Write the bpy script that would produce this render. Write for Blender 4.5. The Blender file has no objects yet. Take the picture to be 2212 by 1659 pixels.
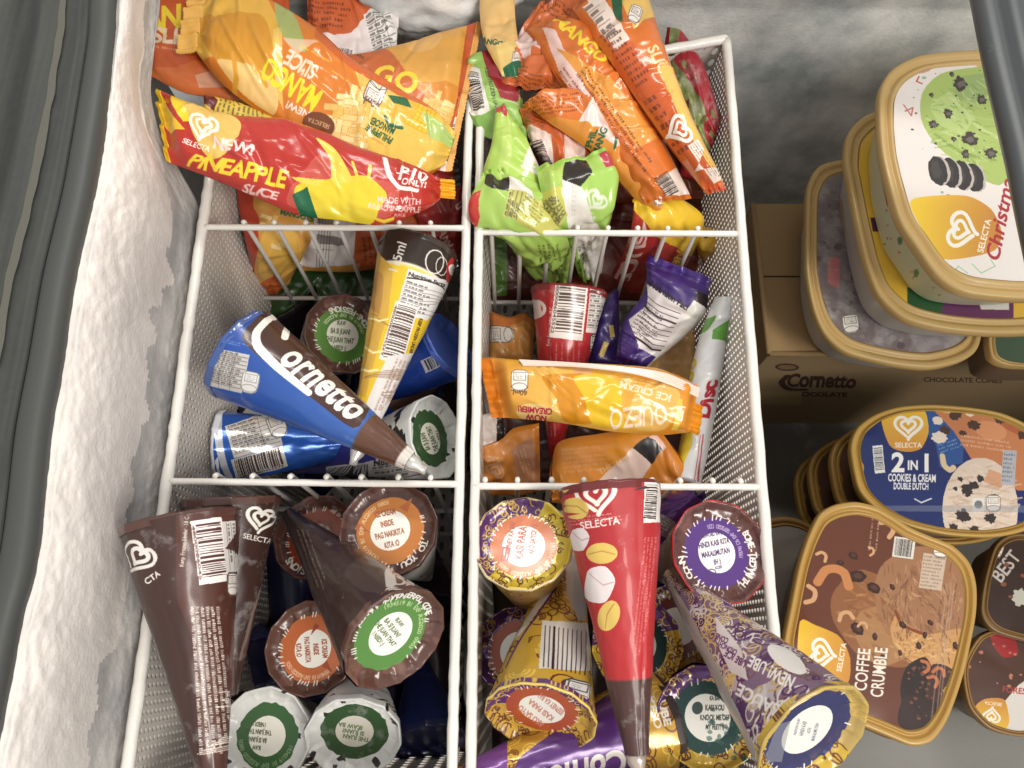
import bpy, math, random
import numpy as np
from mathutils import Vector, Matrix, noise
random.seed(11)
rng = np.random.default_rng(11)
scn = bpy.context.scene
col = scn.collection
R = math.radians

# ------------------------------------------------------------------ camera, world, lamps, exposure
F, CX, CY = 1700.0, 1106.0, 829.5          # focal length and centre in units of a 2212 px wide picture
TILT, CAMH = R(18.5), 0.55                 # leaning over the chest, 0.55 m above the basket rims (z = 0)
cam = bpy.data.cameras.new('camera')
cam.sensor_width = 36.0
cam.lens = F / 2212.0 * 36.0
cam.clip_start = 0.02
cam.clip_end = 60
camo = bpy.data.objects.new('camera', cam)
camo.location = (0, 0, CAMH)
camo.rotation_euler = (TILT, 0, 0)
col.objects.link(camo)
scn.camera = camo

world = bpy.data.worlds.new('World')
scn.world = world
world.use_nodes = True
world.node_tree.nodes['Background'].inputs[0].default_value = (0.98, 0.98, 0.97, 1)
world.node_tree.nodes['Background'].inputs[1].default_value = 0.62

def area_lamp(name, loc, target, sx, sy, power, color):
    l = bpy.data.lights.new(name, 'AREA')
    l.shape = 'RECTANGLE'
    l.size, l.size_y = sx, sy
    l.energy = power
    l.color = color
    o = bpy.data.objects.new(name, l)
    o.location = loc
    o.rotation_euler = (Vector(target) - Vector(loc)).to_track_quat('-Z', 'Y').to_euler()
    col.objects.link(o)
    return o
area_lamp('ceiling_lamp', (1.05, -0.95, 1.85), (0.0, 0.25, 0.0), 0.5, 1.1, 38, (1.0, 0.95, 0.88))
area_lamp('ceiling_lamp', (0.25, 1.45, 1.95), (0.0, 0.22, 0.0), 1.4, 0.12, 20, (1.0, 0.95, 0.88))
scn.view_settings.view_transform = 'Standard'
scn.view_settings.look = 'None'
scn.view_settings.exposure = 0.05
scn.view_settings.gamma = 1.0
scn.render.engine = 'CYCLES'

# ------------------------------------------------------------------ geometry of the view
ST, CT = math.sin(TILT), math.cos(TILT)
CAM = np.array([0, 0, CAMH])
def P(px, py, z):
    """the place at height z that lies on the sight line of a picture point"""
    a, b = (px - CX) / F, -(py - CY) / F
    d = np.array([a, ST + b * CT, -CT + b * ST])
    return CAM + d * ((z - CAMH) / d[2])
def proj(p):
    p = np.asarray(p, float) - CAM
    x = p[..., 0]
    y = p[..., 1] * CT + p[..., 2] * ST
    w = p[..., 1] * ST - p[..., 2] * CT
    return np.stack([CX + F * x / w, CY - F * y / w], -1)
def unit(v):
    v = np.asarray(v, float)
    return v / (np.linalg.norm(v) + 1e-12)
def spline(pts, n, closed=False):
    """Catmull-Rom curve through 3-D points, n samples"""
    p = np.asarray(pts, float)
    m = len(p)
    if m == 2 and not closed:
        t = np.linspace(0, 1, n)[:, None]
        return p[0] * (1 - t) + p[1] * t
    if closed:
        ext = np.vstack([p[-1], p, p[0], p[1]])
        segs = m
    else:
        ext = np.vstack([2 * p[0] - p[1], p, 2 * p[-1] - p[-2]])
        segs = m - 1
    ln = np.array([np.linalg.norm(ext[i + 2] - ext[i + 1]) for i in range(segs)]) + 1e-9
    cum = np.concatenate([[0], np.cumsum(ln)])
    s = np.linspace(0, cum[-1], n, endpoint=not closed)
    k = np.clip(np.searchsorted(cum, s, side='right') - 1, 0, segs - 1)
    t = ((s - cum[k]) / ln[k])[:, None]
    a, b, c, d = ext[k], ext[k + 1], ext[k + 2], ext[k + 3]
    tan = 0.8
    m1, m2 = (c - a) * 0.5 * tan, (d - b) * 0.5 * tan
    return (2 * t**3 - 3 * t**2 + 1) * b + (t**3 - 2 * t**2 + t) * m1 + (-2 * t**3 + 3 * t**2) * c + (t**3 - t**2) * m2
def nz(x, y, z=0.0):
    return noise.noise((x, y, z))

# ------------------------------------------------------------------ meshes
def mesh_obj(name, blocks, mats, parent=None, loc=(0, 0, 0), smooth=True):
    """blocks: list of (verts (k,3), faces list, uv (k,2) or None, material index); one mesh object"""
    V, Fc, UV, MI = [], [], [], []
    off = 0
    for vs, fs, uv, mi in blocks:
        vs = np.asarray(vs, float).reshape(-1, 3)
        V.append(vs)
        UV.append(np.zeros((len(vs), 2)) if uv is None else np.asarray(uv, float).reshape(-1, 2))
        for f in fs:
            Fc.append([i + off for i in f])
        MI += [mi] * len(fs)
        off += len(vs)
    V = np.vstack(V) - np.asarray(loc, float)
    UV = np.vstack(UV)
    me = bpy.data.meshes.new(name)
    me.from_pydata(V.tolist(), [], Fc)
    for m in mats:
        me.materials.append(m)
    me.polygons.foreach_set('material_index', MI)
    if smooth:
        me.polygons.foreach_set('use_smooth', [True] * len(Fc))
    li = np.empty(len(me.loops), np.int32)
    me.loops.foreach_get('vertex_index', li)
    ul = me.uv_layers.new(name='UVMap')
    ul.data.foreach_set('uv', UV[li].astype(np.float32).ravel())
    me.update()
    o = bpy.data.objects.new(name, me)
    col.objects.link(o)
    if parent is not None:
        o.parent = parent
    else:
        o.location = loc
    return o
def grid_faces(n, m, wrap=False, flip=False):
    fs = []
    for i in range(n if wrap else n - 1):
        k = (i + 1) % n
        for j in range(m - 1):
            f = (i * m + j, k * m + j, k * m + j + 1, i * m + j + 1)
            fs.append(f[::-1] if flip else f)
    return fs
def grid_uv(n, m):
    u, v = np.meshgrid(np.linspace(0, 1, n), np.linspace(0, 1, m), indexing='ij')
    return np.stack([u, 1 - v], -1)
def tube(path, rad, k=8, cap=True):
    """verts, faces of a rod along a path; rad a number or one per point"""
    path = np.asarray(path, float)
    n = len(path)
    rad = np.broadcast_to(np.asarray(rad, float), (n,)) if np.ndim(rad) < 2 else rad
    V = []
    for i in range(n):
        t = unit(path[min(i + 1, n - 1)] - path[max(i - 1, 0)])
        up = np.array([0, 0, 1.0]) if abs(t[2]) < 0.9 else np.array([0, 1.0, 0])
        a = unit(np.cross(t, up))
        b = np.cross(t, a)
        for q in range(k):
            an = 2 * math.pi * q / k
            V.append(path[i] + rad[i] * (a * math.cos(an) + b * math.sin(an)))
    fs = []
    for i in range(n - 1):
        for q in range(k):
            w = (q + 1) % k
            fs.append((i * k + q, i * k + w, (i + 1) * k + w, (i + 1) * k + q))
    if cap:
        fs.append(tuple(range(k))[::-1])
        fs.append(tuple((n - 1) * k + q for q in range(k)))
    return np.array(V), fs
def thing(name, label, cat, loc, group=None):
    o = bpy.data.objects.new(name, None)
    o.location = tuple(loc)
    o.empty_display_size = 0.02
    col.objects.link(o)
    o['label'] = label
    o['category'] = cat
    if group:
        o['group'] = group
    return o

# ------------------------------------------------------------------ materials
def srgb(c):
    c = np.asarray(c, float) / 255.0
    return np.where(c <= 0.04045, c / 12.92, ((c + 0.055) / 1.055) ** 2.4)
def new_mat(name):
    m = bpy.data.materials.new(name)
    m.use_nodes = True
    nt = m.node_tree
    return m, nt, nt.nodes['Principled BSDF']
def frost_mix(nt, bsdf, color_socket, color, amount, scale, rough):
    """hoar frost: ragged pale patches over the print, duller where it lies"""
    tc = nt.nodes.new('ShaderNodeTexCoord')
    n1 = nt.nodes.new('ShaderNodeTexNoise')
    n1.inputs['Scale'].default_value = scale
    n1.inputs['Detail'].default_value = 9
    n1.inputs['Roughness'].default_value = 0.68
    nt.links.new(tc.outputs['Object'], n1.inputs['Vector'])
    mr = nt.nodes.new('ShaderNodeMapRange')
    mr.inputs['From Min'].default_value = 0.70 - 0.32 * amount
    mr.inputs['From Max'].default_value = 0.90 - 0.22 * amount
    mr.inputs['To Max'].default_value = 0.30 + 0.5 * amount
    nt.links.new(n1.outputs['Fac'], mr.inputs['Value'])
    mx = nt.nodes.new('ShaderNodeMix')
    mx.data_type = 'RGBA'
    nt.links.new(mr.outputs['Result'], mx.inputs['Factor'])
    if color_socket is not None:
        nt.links.new(color_socket, mx.inputs['A'])
    else:
        mx.inputs['A'].default_value = (*color, 1)
    mx.inputs['B'].default_value = (0.62, 0.60, 0.58, 1)
    nt.links.new(mx.outputs['Result'], bsdf.inputs['Base Color'])
    m2 = nt.nodes.new('ShaderNodeMapRange')
    m2.inputs['To Min'].default_value = rough
    m2.inputs['To Max'].default_value = 0.85
    nt.links.new(mr.outputs['Result'], m2.inputs['Value'])
    nt.links.new(m2.outputs['Result'], bsdf.inputs['Roughness'])
def plain(name, rgb, rough=0.5, frost=0.0, metal=0.0, coat=0.0, spec=0.5, bump=0.0, bscale=200, fscale=60, lin=False):
    m, nt, b = new_mat(name)
    c = tuple(rgb) if lin else tuple(srgb(rgb))
    b.inputs['Base Color'].default_value = (*c, 1)
    b.inputs['Roughness'].default_value = rough
    b.inputs['Metallic'].default_value = metal
    b.inputs['Coat Weight'].default_value = coat
    b.inputs['Coat Roughness'].default_value = 0.12
    b.inputs['Specular IOR Level'].default_value = spec
    if frost > 0:
        frost_mix(nt, b, None, c, frost, fscale, rough)
    if bump > 0:
        add_bump(nt, b, bump, bscale)
    return m
def add_bump(nt, b, strength, scale, dist=0.001):
    tc = nt.nodes.new('ShaderNodeTexCoord')
    n1 = nt.nodes.new('ShaderNodeTexNoise')
    n1.inputs['Scale'].default_value = scale
    n1.inputs['Detail'].default_value = 4
    nt.links.new(tc.outputs['Object'], n1.inputs['Vector'])
    bp = nt.nodes.new('ShaderNodeBump')
    bp.inputs['Strength'].default_value = strength
    bp.inputs['Distance'].default_value = dist
    nt.links.new(n1.outputs['Fac'], bp.inputs['Height'])
    nt.links.new(bp.outputs['Normal'], b.inputs['Normal'])
def printed(name, img, rough=0.3, frost=0.0, metal=0.0, coat=0.25, bump=0.15, bscale=90, fscale=60):
    m, nt, b = new_mat(name)
    t = nt.nodes.new('ShaderNodeTexImage')
    t.image = img
    t.extension = 'EXTEND'
    nt.links.new(t.outputs['Color'], b.inputs['Base Color'])
    b.inputs['Roughness'].default_value = rough
    b.inputs['Metallic'].default_value = metal
    b.inputs['Coat Weight'].default_value = coat
    b.inputs['Coat Roughness'].default_value = 0.1
    if frost > 0:
        frost_mix(nt, b, t.outputs['Color'], None, frost, fscale, rough)
    if bump > 0:
        add_bump(nt, b, bump, bscale)
    return m

# ------------------------------------------------------------------ glyph bitmaps (from Blender's own font)
GL = 72
GLYPH = {}
def make_glyphs():
    chars = [chr(i) for i in range(33, 127)]
    tmp = []
    for bold in (0, 1, 2):
        for c in ['|', '||'] + chars + ['|%s|' % c for c in chars]:
            cu = bpy.data.curves.new('t', 'FONT')
            cu.body = c
            cu.resolution_u = 4
            cu.offset = (0.0, 0.018, 0.034)[bold]
            o = bpy.data.objects.new('t', cu)
            col.objects.link(o)
            tmp.append((bold, c, o))
    bpy.context.view_layer.update()
    dg = bpy.context.evaluated_depsgraph_get()
    xm, tri = {}, {}
    for bold, c, o in tmp:
        e = o.evaluated_get(dg)
        me = e.to_mesh()
        me.calc_loop_triangles()
        v = np.empty(len(me.vertices) * 3)
        me.vertices.foreach_get('co', v)
        v = v.reshape(-1, 3)[:, :2]
        xm[bold, c] = v[:, 0].max()
        if len(c) == 1:
            t = np.empty(len(me.loop_triangles) * 3, np.int32)
            me.loop_triangles.foreach_get('vertices', t)
            tri[bold, c] = v[t.reshape(-1, 3)]
        e.to_mesh_clear()
    S = GL
    for (bold, c), tt in tri.items():
        W = int(S * 1.6)
        H = int(S * 1.5)
        bm = np.zeros((H, W), np.float32)       # x from -0.2 em, y from -0.4 em (row 0 = bottom)
        q = tt.copy()
        q[..., 0] = (q[..., 0] + 0.2) * S
        q[..., 1] = (q[..., 1] + 0.4) * S
        for a in q:
            x0, y0 = np.floor(a.min(0)).astype(int)
            x1, y1 = np.ceil(a.max(0)).astype(int) + 1
            x0, y0, x1, y1 = max(x0, 0), max(y0, 0), min(x1, W), min(y1, H)
            if x1 <= x0 or y1 <= y0:
                continue
            X, Y = np.meshgrid(np.arange(x0, x1) + .5, np.arange(y0, y1) + .5)
            s = []
            for k in range(3):
                p, r = a[k], a[(k + 1) % 3]
                s.append((r[0] - p[0]) * (Y - p[1]) - (r[1] - p[1]) * (X - p[0]))
            ins = ((s[0] >= -.3) & (s[1] >= -.3) & (s[2] >= -.3)) | ((s[0] <= .3) & (s[1] <= .3) & (s[2] <= .3))
            bm[y0:y1, x0:x1][ins] = 1
        GLYPH[bold, c] = (bm, xm[bold, '|%s|' % c] - xm[bold, '||'])
    for _, _, o in tmp:
        cu = o.data
        bpy.data.objects.remove(o)
        bpy.data.curves.remove(cu)
make_glyphs()

# ------------------------------------------------------------------ print: a canvas wrapped on a surface
class Canvas:
    """A print sheet. It is bound to a grid of surface points, so print is laid on the surface where it is wanted."""
    def __init__(s, pts, W, H, base):
        s.W, s.H = int(W), int(H)
        s.a = np.empty((s.H, s.W, 3), np.float32)
        s.a[:] = base
        s.P = pts
        n, m = pts.shape[:2]
        s.q = proj(pts)
        s.du, s.dv = (s.W - 1) / (n - 1), (s.H - 1) / (m - 1)
        gi, gj = np.gradient(s.q, axis=0), np.gradient(s.q, axis=1)
        s.det = gi[..., 0] * gj[..., 1] - gi[..., 1] * gj[..., 0]
        s.gi, s.gj = gi, gj
        s.bad = np.where(s.det > 0.3 * np.median(np.abs(s.det)) * 0.1, 0, 1e9)
    def inv(s, x, y, jac=False):
        d = (s.q[..., 0] - x) ** 2 + (s.q[..., 1] - y) ** 2 + s.bad
        k = int(np.argmin(d))
        i, j = divmod(k, s.q.shape[1])
        a, b = s.gi[i, j], s.gj[i, j]
        det = a[0] * b[1] - a[1] * b[0]
        if abs(det) < 1e-4:
            det = 1e-4
        J = np.array([[b[1], -b[0]], [-a[1], a[0]]]) / det
        r = J @ (np.array([x, y]) - s.q[i, j])
        r = np.clip(r, -30, 30)
        c = np.array([(i + r[0]) * s.du, (j + r[1]) * s.dv])
        if jac:
            return c, np.array([J[0] * s.du, J[1] * s.dv])
        return c
    def off(s, x, y):
        return math.sqrt(((s.q[..., 0] - x) ** 2 + (s.q[..., 1] - y) ** 2 + s.bad).min())
    def cpoly(s, q, color, alpha=1.0):
        q = np.asarray(q, float)
        x0, y0 = np.floor(q.min(0)).astype(int)
        x1, y1 = np.ceil(q.max(0)).astype(int) + 1
        x0, y0, x1, y1 = max(x0, 0), max(y0, 0), min(x1, s.W), min(y1, s.H)
        if x1 <= x0 or y1 <= y0:
            return
        X, Y = np.meshgrid(np.arange(x0, x1) + .0, np.arange(y0, y1) + .0)
        ins = np.zeros(X.shape, bool)
        n = len(q)
        for k in range(n):
            a, b = q[k], q[(k + 1) % n]
            if a[1] == b[1]:
                continue
            c = ((a[1] > Y) != (b[1] > Y)) & (X < (b[0] - a[0]) * (Y - a[1]) / (b[1] - a[1]) + a[0])
            ins ^= c
        t = s.a[y0:y1, x0:x1]
        if callable(color):
            t[ins] = t[ins] * (1 - alpha) + alpha * color(X[ins], Y[ins])
        else:
            t[ins] = t[ins] * (1 - alpha) + alpha * np.asarray(color, np.float32)
    def poly(s, pts, color, alpha=1.0):
        s.cpoly([s.inv(*p) for p in pts], color, alpha)
    def fpoly(s, pts, color, alpha=1.0):
        """polygon in fractions of the sheet"""
        s.cpoly([(p[0] * s.W, p[1] * s.H) for p in pts], color, alpha)
    def blob(s, pts, color, alpha=1.0, n=40):
        p = spline([(x, y, 0) for x, y in pts], n, True)[:, :2]
        s.poly(p, color, alpha)
    def ell(s, x, y, rx, ry, ang=0, color=(0, 0, 0), alpha=1.0, n=26, wob=0.0):
        ca, sa = math.cos(R(ang)), math.sin(R(ang))
        pts = []
        for k in range(n):
            t = 2 * math.pi * k / n
            w = 1 + (random.uniform(-wob, wob) if wob else 0)
            u, v = rx * w * math.cos(t), ry * w * math.sin(t)
            pts.append((x + ca * u - sa * v, y + sa * u + ca * v))
        s.poly(pts, color, alpha)
    def rect(s, x, y, w, h, ang=0, color=(0, 0, 0), alpha=1.0, sub=4):
        """rectangle centred on x, y"""
        ca, sa = math.cos(R(ang)), math.sin(R(ang))
        e = [(-1 + 2 * k / sub, -1) for k in range(sub)] + [(1, -1 + 2 * k / sub) for k in range(sub)] \
            + [(1 - 2 * k / sub, 1) for k in range(sub)] + [(-1, 1 - 2 * k / sub) for k in range(sub)]
        s.poly([(x + ca * a * w / 2 - sa * b * h / 2, y + sa * a * w / 2 + ca * b * h / 2) for a, b in e], color, alpha)
    def cline(s, q, w, color, alpha=1.0):
        q = np.asarray(q, float)
        for a, b in zip(q[:-1], q[1:]):
            d = b - a
            L = np.linalg.norm(d)
            if L < 1e-6:
                continue
            x0, y0 = np.floor(np.minimum(a, b) - w).astype(int)
            x1, y1 = np.ceil(np.maximum(a, b) + w).astype(int) + 1
            x0, y0, x1, y1 = max(x0, 0), max(y0, 0), min(x1, s.W), min(y1, s.H)
            if x1 <= x0 or y1 <= y0:
                continue
            X, Y = np.meshgrid(np.arange(x0, x1), np.arange(y0, y1))
            t = np.clip(((X - a[0]) * d[0] + (Y - a[1]) * d[1]) / L**2, 0, 1)
            dist = np.hypot(X - a[0] - t * d[0], Y - a[1] - t * d[1])
            m = (np.clip(w / 2 - dist + 0.5, 0, 1) * alpha)[..., None].astype(np.float32)
            t_ = s.a[y0:y1, x0:x1]
            t_[:] = t_ * (1 - m) + m * np.asarray(color, np.float32)
    def line(s, pts, w, color, alpha=1.0, smooth=0):
        if smooth:
            pts = spline([(x, y, 0) for x, y in pts], smooth)[:, :2]
        pts = [p for p in pts if s.off(*p) < 22]
        if len(pts) < 2:
            return
        c, J = s.inv(*pts[len(pts) // 2], jac=True)
        k = math.sqrt(abs(np.linalg.det(J)))
        s.cline([s.inv(*p) for p in pts], max(w * min(k, 4), 1.0), color, alpha)
    def cglyph(s, bm, org, ex, ey, color, alpha=1.0):
        """one glyph: org = canvas place of its origin, ex / ey = canvas vectors of one em right / up"""
        M = np.array([[ex[0], ey[0]], [ex[1], ey[1]]])
        if abs(np.linalg.det(M)) < 1e-3:
            return
        H, W = bm.shape
        cs = np.array([M @ np.array([a, b]) + org for a in (-.2, W / GL - .2) for b in (-.4, H / GL - .4)])
        x0, y0 = np.floor(cs.min(0)).astype(int)
        x1, y1 = np.ceil(cs.max(0)).astype(int) + 1
        x0, y0, x1, y1 = max(x0, 0), max(y0, 0), min(x1, s.W), min(y1, s.H)
        if x1 <= x0 or y1 <= y0 or (x1 - x0) * (y1 - y0) > 4e5:
            return
        X, Y = np.meshgrid(np.arange(x0, x1), np.arange(y0, y1))
        Mi = np.linalg.inv(M)
        gx = Mi[0, 0] * (X - org[0]) + Mi[0, 1] * (Y - org[1])
        gy = Mi[1, 0] * (X - org[0]) + Mi[1, 1] * (Y - org[1])
        fx, fy = (gx + .2) * GL - .5, (gy + .4) * GL - .5
        # average a few taps so that small type stays smooth
        acc = 0
        st = 0.25 * np.linalg.norm(Mi, axis=0).max() * GL
        for ox, oy in ((-st, -st), (st, -st), (-st, st), (st, st)):
            ix, iy = np.round(fx + ox).astype(int), np.round(fy + oy).astype(int)
            ok = (ix >= 0) & (ix < W) & (iy >= 0) & (iy < H)
            acc = acc + np.where(ok, bm[np.clip(iy, 0, H - 1), np.clip(ix, 0, W - 1)], 0)
        m = (acc * .25 * alpha)[..., None].astype(np.float32)
        t = s.a[y0:y1, x0:x1]
        t[:] = t * (1 - m) + m * np.asarray(color, np.float32)
    def text(s, st, x, y, h, ang=0, color=(255, 255, 255), bold=1, sx=1.0, shear=0.0, jit=0.0, anchor='c', arc=0.0, track=0.0, width=None, alpha=1.0):
        """h = cap height in picture units; (x, y) = middle (or left end) of the base line; arc = degrees the line bends"""
        em = h / 0.70
        adv = [(GLYPH[bold, c][1] if c != ' ' else 0.3) + track for c in st]
        L = sum(adv) * em * sx
        if width:
            sx *= width / L
            L = width
        pos = 0 if anchor == 'l' else -L / 2
        for c, a in zip(st, adv):
            if c != ' ':
                mid = pos + a * em * sx / 2
                if arc:
                    rad = L / R(arc)
                    t = mid / rad
                    lx, ly, tilt = rad * math.sin(t), rad * (1 - math.cos(t)), math.degrees(t)
                else:
                    lx, ly, tilt = mid, 0, 0
                A = R(ang)
                wx = x + lx * math.cos(A) - ly * math.sin(A)
                wy = y + lx * math.sin(A) + ly * math.cos(A)
                if s.off(wx, wy) > 13:
                    pos += a * em * sx
                    continue
                g = R(ang + tilt + (random.uniform(-jit, jit) if jit else 0))
                e1 = np.array([math.cos(g), math.sin(g)]) * em * sx
                e2 = np.array([math.sin(g), -math.cos(g)]) * em
                e2 = e2 + e1 / sx * shear
                cc, J = s.inv(wx, wy, jac=True)
                X, Y = J @ e1, J @ e2
                if max(np.linalg.norm(X), np.linalg.norm(Y)) < 900:
                    s.cglyph(GLYPH[bold, c][0], cc - X * a / 2, X, Y, color, alpha)
            pos += a * em * sx
    # ---- repeated pieces of package print
    def loc(s, x, y, ang):
        ca, sa = math.cos(R(ang)), math.sin(R(ang))
        return lambda u, v: (x + ca * u - sa * v, y + sa * u + ca * v)
    def heart(s, x, y, size, ang=0, color=(250, 245, 235), w=0.105, alpha=1.0):
        """the double swirled heart"""
        f = s.loc(x, y, ang)
        def h(t, k):
            u = 16 * math.sin(t)**3
            v = -(13 * math.cos(t) - 5 * math.cos(2 * t) - 2 * math.cos(3 * t) - math.cos(4 * t))
            return f(u / 17 * size / 2 * k, (v + 1.5) / 17 * size / 2 * k * 0.92)
        s.line([h(t, 1.0) for t in np.linspace(R(212), R(540), 40)], size * w, color, alpha)
        s.line([h(t, .52) for t in np.linspace(R(0), R(318), 30)], size * w * .95, color, alpha)
    def brand(s, x, y, size, ang=0, color=(250, 245, 235), tw=1.0):
        s.heart(x, y, size, ang, color)
        f = s.loc(x, y, ang)
        s.text('SELECTA', *f(0, size * .78), size * .17, ang, color, 1, width=size * .95 * tw)
    def barcode(s, x, y, w, h, ang=0, dark=(60, 50, 48), light=(245, 240, 235), pad=0.08, num=None, frame=True):
        """bars run along the local y axis"""
        if frame:
            s.rect(x, y, w, h, ang, light)
        f = s.loc(x, y, ang)
        u = -w / 2 * (1 - 2 * pad)
        end = -u
        hb = h * (0.36 if num else 0.42)
        top = -hb if not num else -h * .44
        while u < end:
            b = random.choice((1, 1, 1.6, 2.4, 3.2)) * w / 75
            g = random.choice((1, 1.4, 2.2)) * w / 75
            if u + b < end:
                s.poly([f(u, top), f(u + b, top), f(u + b, hb), f(u, hb)], dark)
            u += b + g
        if num:
            s.text(num, *f(0, h * .47), h * .09, ang, dark, 1, width=w * .86)
    def micro(s, x, y, w, h, ang=0, color=(60, 40, 30), rows=6, fill=.5, alpha=.72, ragged=.25):
        """lines of type too small to read"""
        f = s.loc(x, y, ang)
        rh = h / rows
        for r in range(rows):
            v = -h / 2 + (r + .5) * rh
            us = np.linspace(-w / 2, w / 2, 9)
            up = np.array([s.inv(*f(u, v - rh * fill / 2)) for u in us])
            lo = np.array([s.inv(*f(u, v + rh * fill / 2)) for u in us])
            at = lambda a, u: np.array([np.interp(u, us, a[:, 0]), np.interp(u, us, a[:, 1])])
            u, end = -w / 2, w / 2 - random.random() * ragged * w
            n = 0
            while u < end:
                l = random.uniform(.22, .42) * rh
                k = random.choice((0, 0, .25))
                a, b, c, d = at(up, u), at(up, u + l), at(lo, u + l), at(lo, u)
                s.cpoly([a + (d - a) * k, b + (c - b) * k, c, d], color, alpha * random.uniform(.55, 1))
                u += l + rh * .16
                n += 1
                if n > 3 and random.random() < .22:
                    u += rh * .45
                    n = 0
    def nutri(s, x, y, w, h, ang=0, light=(240, 236, 230), dark=(60, 50, 46), rows=9, title=None, cols=0):
        s.rect(x, y, w, h, ang, light)
        f = s.loc(x, y, ang)
        top = -h / 2
        if title:
            th = h * .13
            s.text('Nutrition Facts', *f(0, top + th * 1.15), th * .72, ang, dark, 2, width=w * .92)
            top += th * 1.5
            s.poly([f(-w * .47, top), f(w * .47, top), f(w * .47, top + h * .035), f(-w * .47, top + h * .035)], dark)
            top += h * .05
        rh = (h / 2 - top) / rows
        for r in range(rows):
            v = top + (r + .95) * rh
            if v > h * .48:
                break
            s.line([f(-w * .47, v), f(0, v), f(w * .47, v)], max(h * .008, .7), dark, .75)
            u = -w * .45
            while u < w * random.uniform(.0, .35):
                l = random.uniform(.4, 1.6) * rh
                s.poly([f(u, v - rh * .7), f(u + l, v - rh * .7), f(u + l, v - rh * .28), f(u, v - rh * .28)], dark, .55)
                u += l + rh * .3
        for c in range(cols):
            u = -w * .47 + w * .94 * (c + 1) / (cols + 1)
            s.line([f(u, -h * .48), f(u, h * .48)], max(w * .008, .7), dark, .75)
    def jar(s, x, y, w, h, ang=0, ink=(90, 70, 60), paper=(240, 232, 222)):
        """the little calorie tablet: rounded block with an ellipse at its foot"""
        f = s.loc(x, y, ang)
        b = [f(-w / 2, -h * .38), f(-w * .3, -h / 2), f(w * .3, -h / 2), f(w / 2, -h * .38), f(w / 2, h * .3), f(w * .25, h / 2), f(-w * .25, h / 2), f(-w / 2, h * .3)]
        s.blob(b, paper)
        s.line(b + [b[0]], max(w * .04, .8), ink)
        e = [f(w * .46 * math.cos(t), h * .28 + h * .17 * math.sin(t)) for t in np.linspace(0, 2 * math.pi, 18)]
        s.line(e, max(w * .03, .8), ink)
        q = [f(-w * .36, -h * .38), f(w * .36, -h * .38), f(w * .36, -h * .02), f(-w * .36, -h * .02), f(-w * .36, -h * .38)]
        s.line(q, max(w * .03, .8), ink)
        s.micro(*f(0, -h * .2), w * .5, h * .26, ang, ink, 3)
    def doodle(s, n, colors, size, w=2.0, region=(0, 0, 1, 1)):
        """dense line drawing of spirals, petals and arcs over a part of the sheet"""
        for _ in range(n):
            x = s.W * random.uniform(region[0], region[2])
            y = s.H * random.uniform(region[1], region[3])
            c = random.choice(colors)
            z = size * random.uniform(.5, 1.3)
            k = random.random()
            a0 = random.uniform(0, 6.28)
            if k < .35:
                q = [(x + z * (.15 + t / 12) * math.cos(a0 + t), y + z * (.15 + t / 12) * math.sin(a0 + t)) for t in np.linspace(0, 10, 26)]
            elif k < .7:
                q = [(x + z * math.cos(a0 + t) * abs(math.sin(t * 1.5)), y + z * math.sin(a0 + t) * abs(math.sin(t * 1.5))) for t in np.linspace(0, 6.28, 36)]
            elif k < .9:
                for rr in (1.0, .7, .42):
                    s.cline([(x + z * rr * math.cos(a0 + t), y + z * rr * math.sin(a0 + t)) for t in np.linspace(0, 3.3, 14)], w, c)
                continue
            else:
                q = [(x + z * random.uniform(-1, 1), y + z * random.uniform(-1, 1)) for _ in range(4)]
            s.cline(q, w, c)
    def speckle(s, n, color, size, region=(0, 0, 1, 1), wob=.3, alpha=1.0):
        for _ in range(n):
            x = s.W * random.uniform(region[0], region[2])
            y = s.H * random.uniform(region[1], region[3])
            z = size * random.uniform(.4, 1.2)
            s.cpoly([(x + z * random.uniform(1 - wob, 1 + wob) * math.cos(t), y + z * random.uniform(1 - wob, 1 + wob) * .8 * math.sin(t)) for t in np.linspace(0, 5.6, 8)], color, alpha)
    def grad(s, stops, axis=0, lo=0.0, hi=1.0):
        """ink gradient across the sheet"""
        n = s.W if axis == 0 else s.H
        t = np.linspace(0, 1, n)
        xs = [a for a, _ in stops]
        c = np.stack([np.interp(t, xs, [b[k] for _, b in stops]) for k in range(3)], -1)
        if axis == 0:
            s.a[int(lo * s.H):int(hi * s.H)] = c[None]
        else:
            s.a[:, int(lo * s.W):int(hi * s.W)] = c[:, None]
    def image(s, name):
        im = bpy.data.images.new(name, s.W, s.H)
        px = np.ones((s.H, s.W, 4), np.float32)
        g = s.a[::-1] / 255.0
        lum = (g @ np.array([.3, .59, .11], np.float32))[..., None]
        px[..., :3] = np.clip(g * .86 + lum * .14, 0, 1)     # inks are a little duller than pure
        im.pixels.foreach_set(px.ravel())
        im.pack()
        return im

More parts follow.
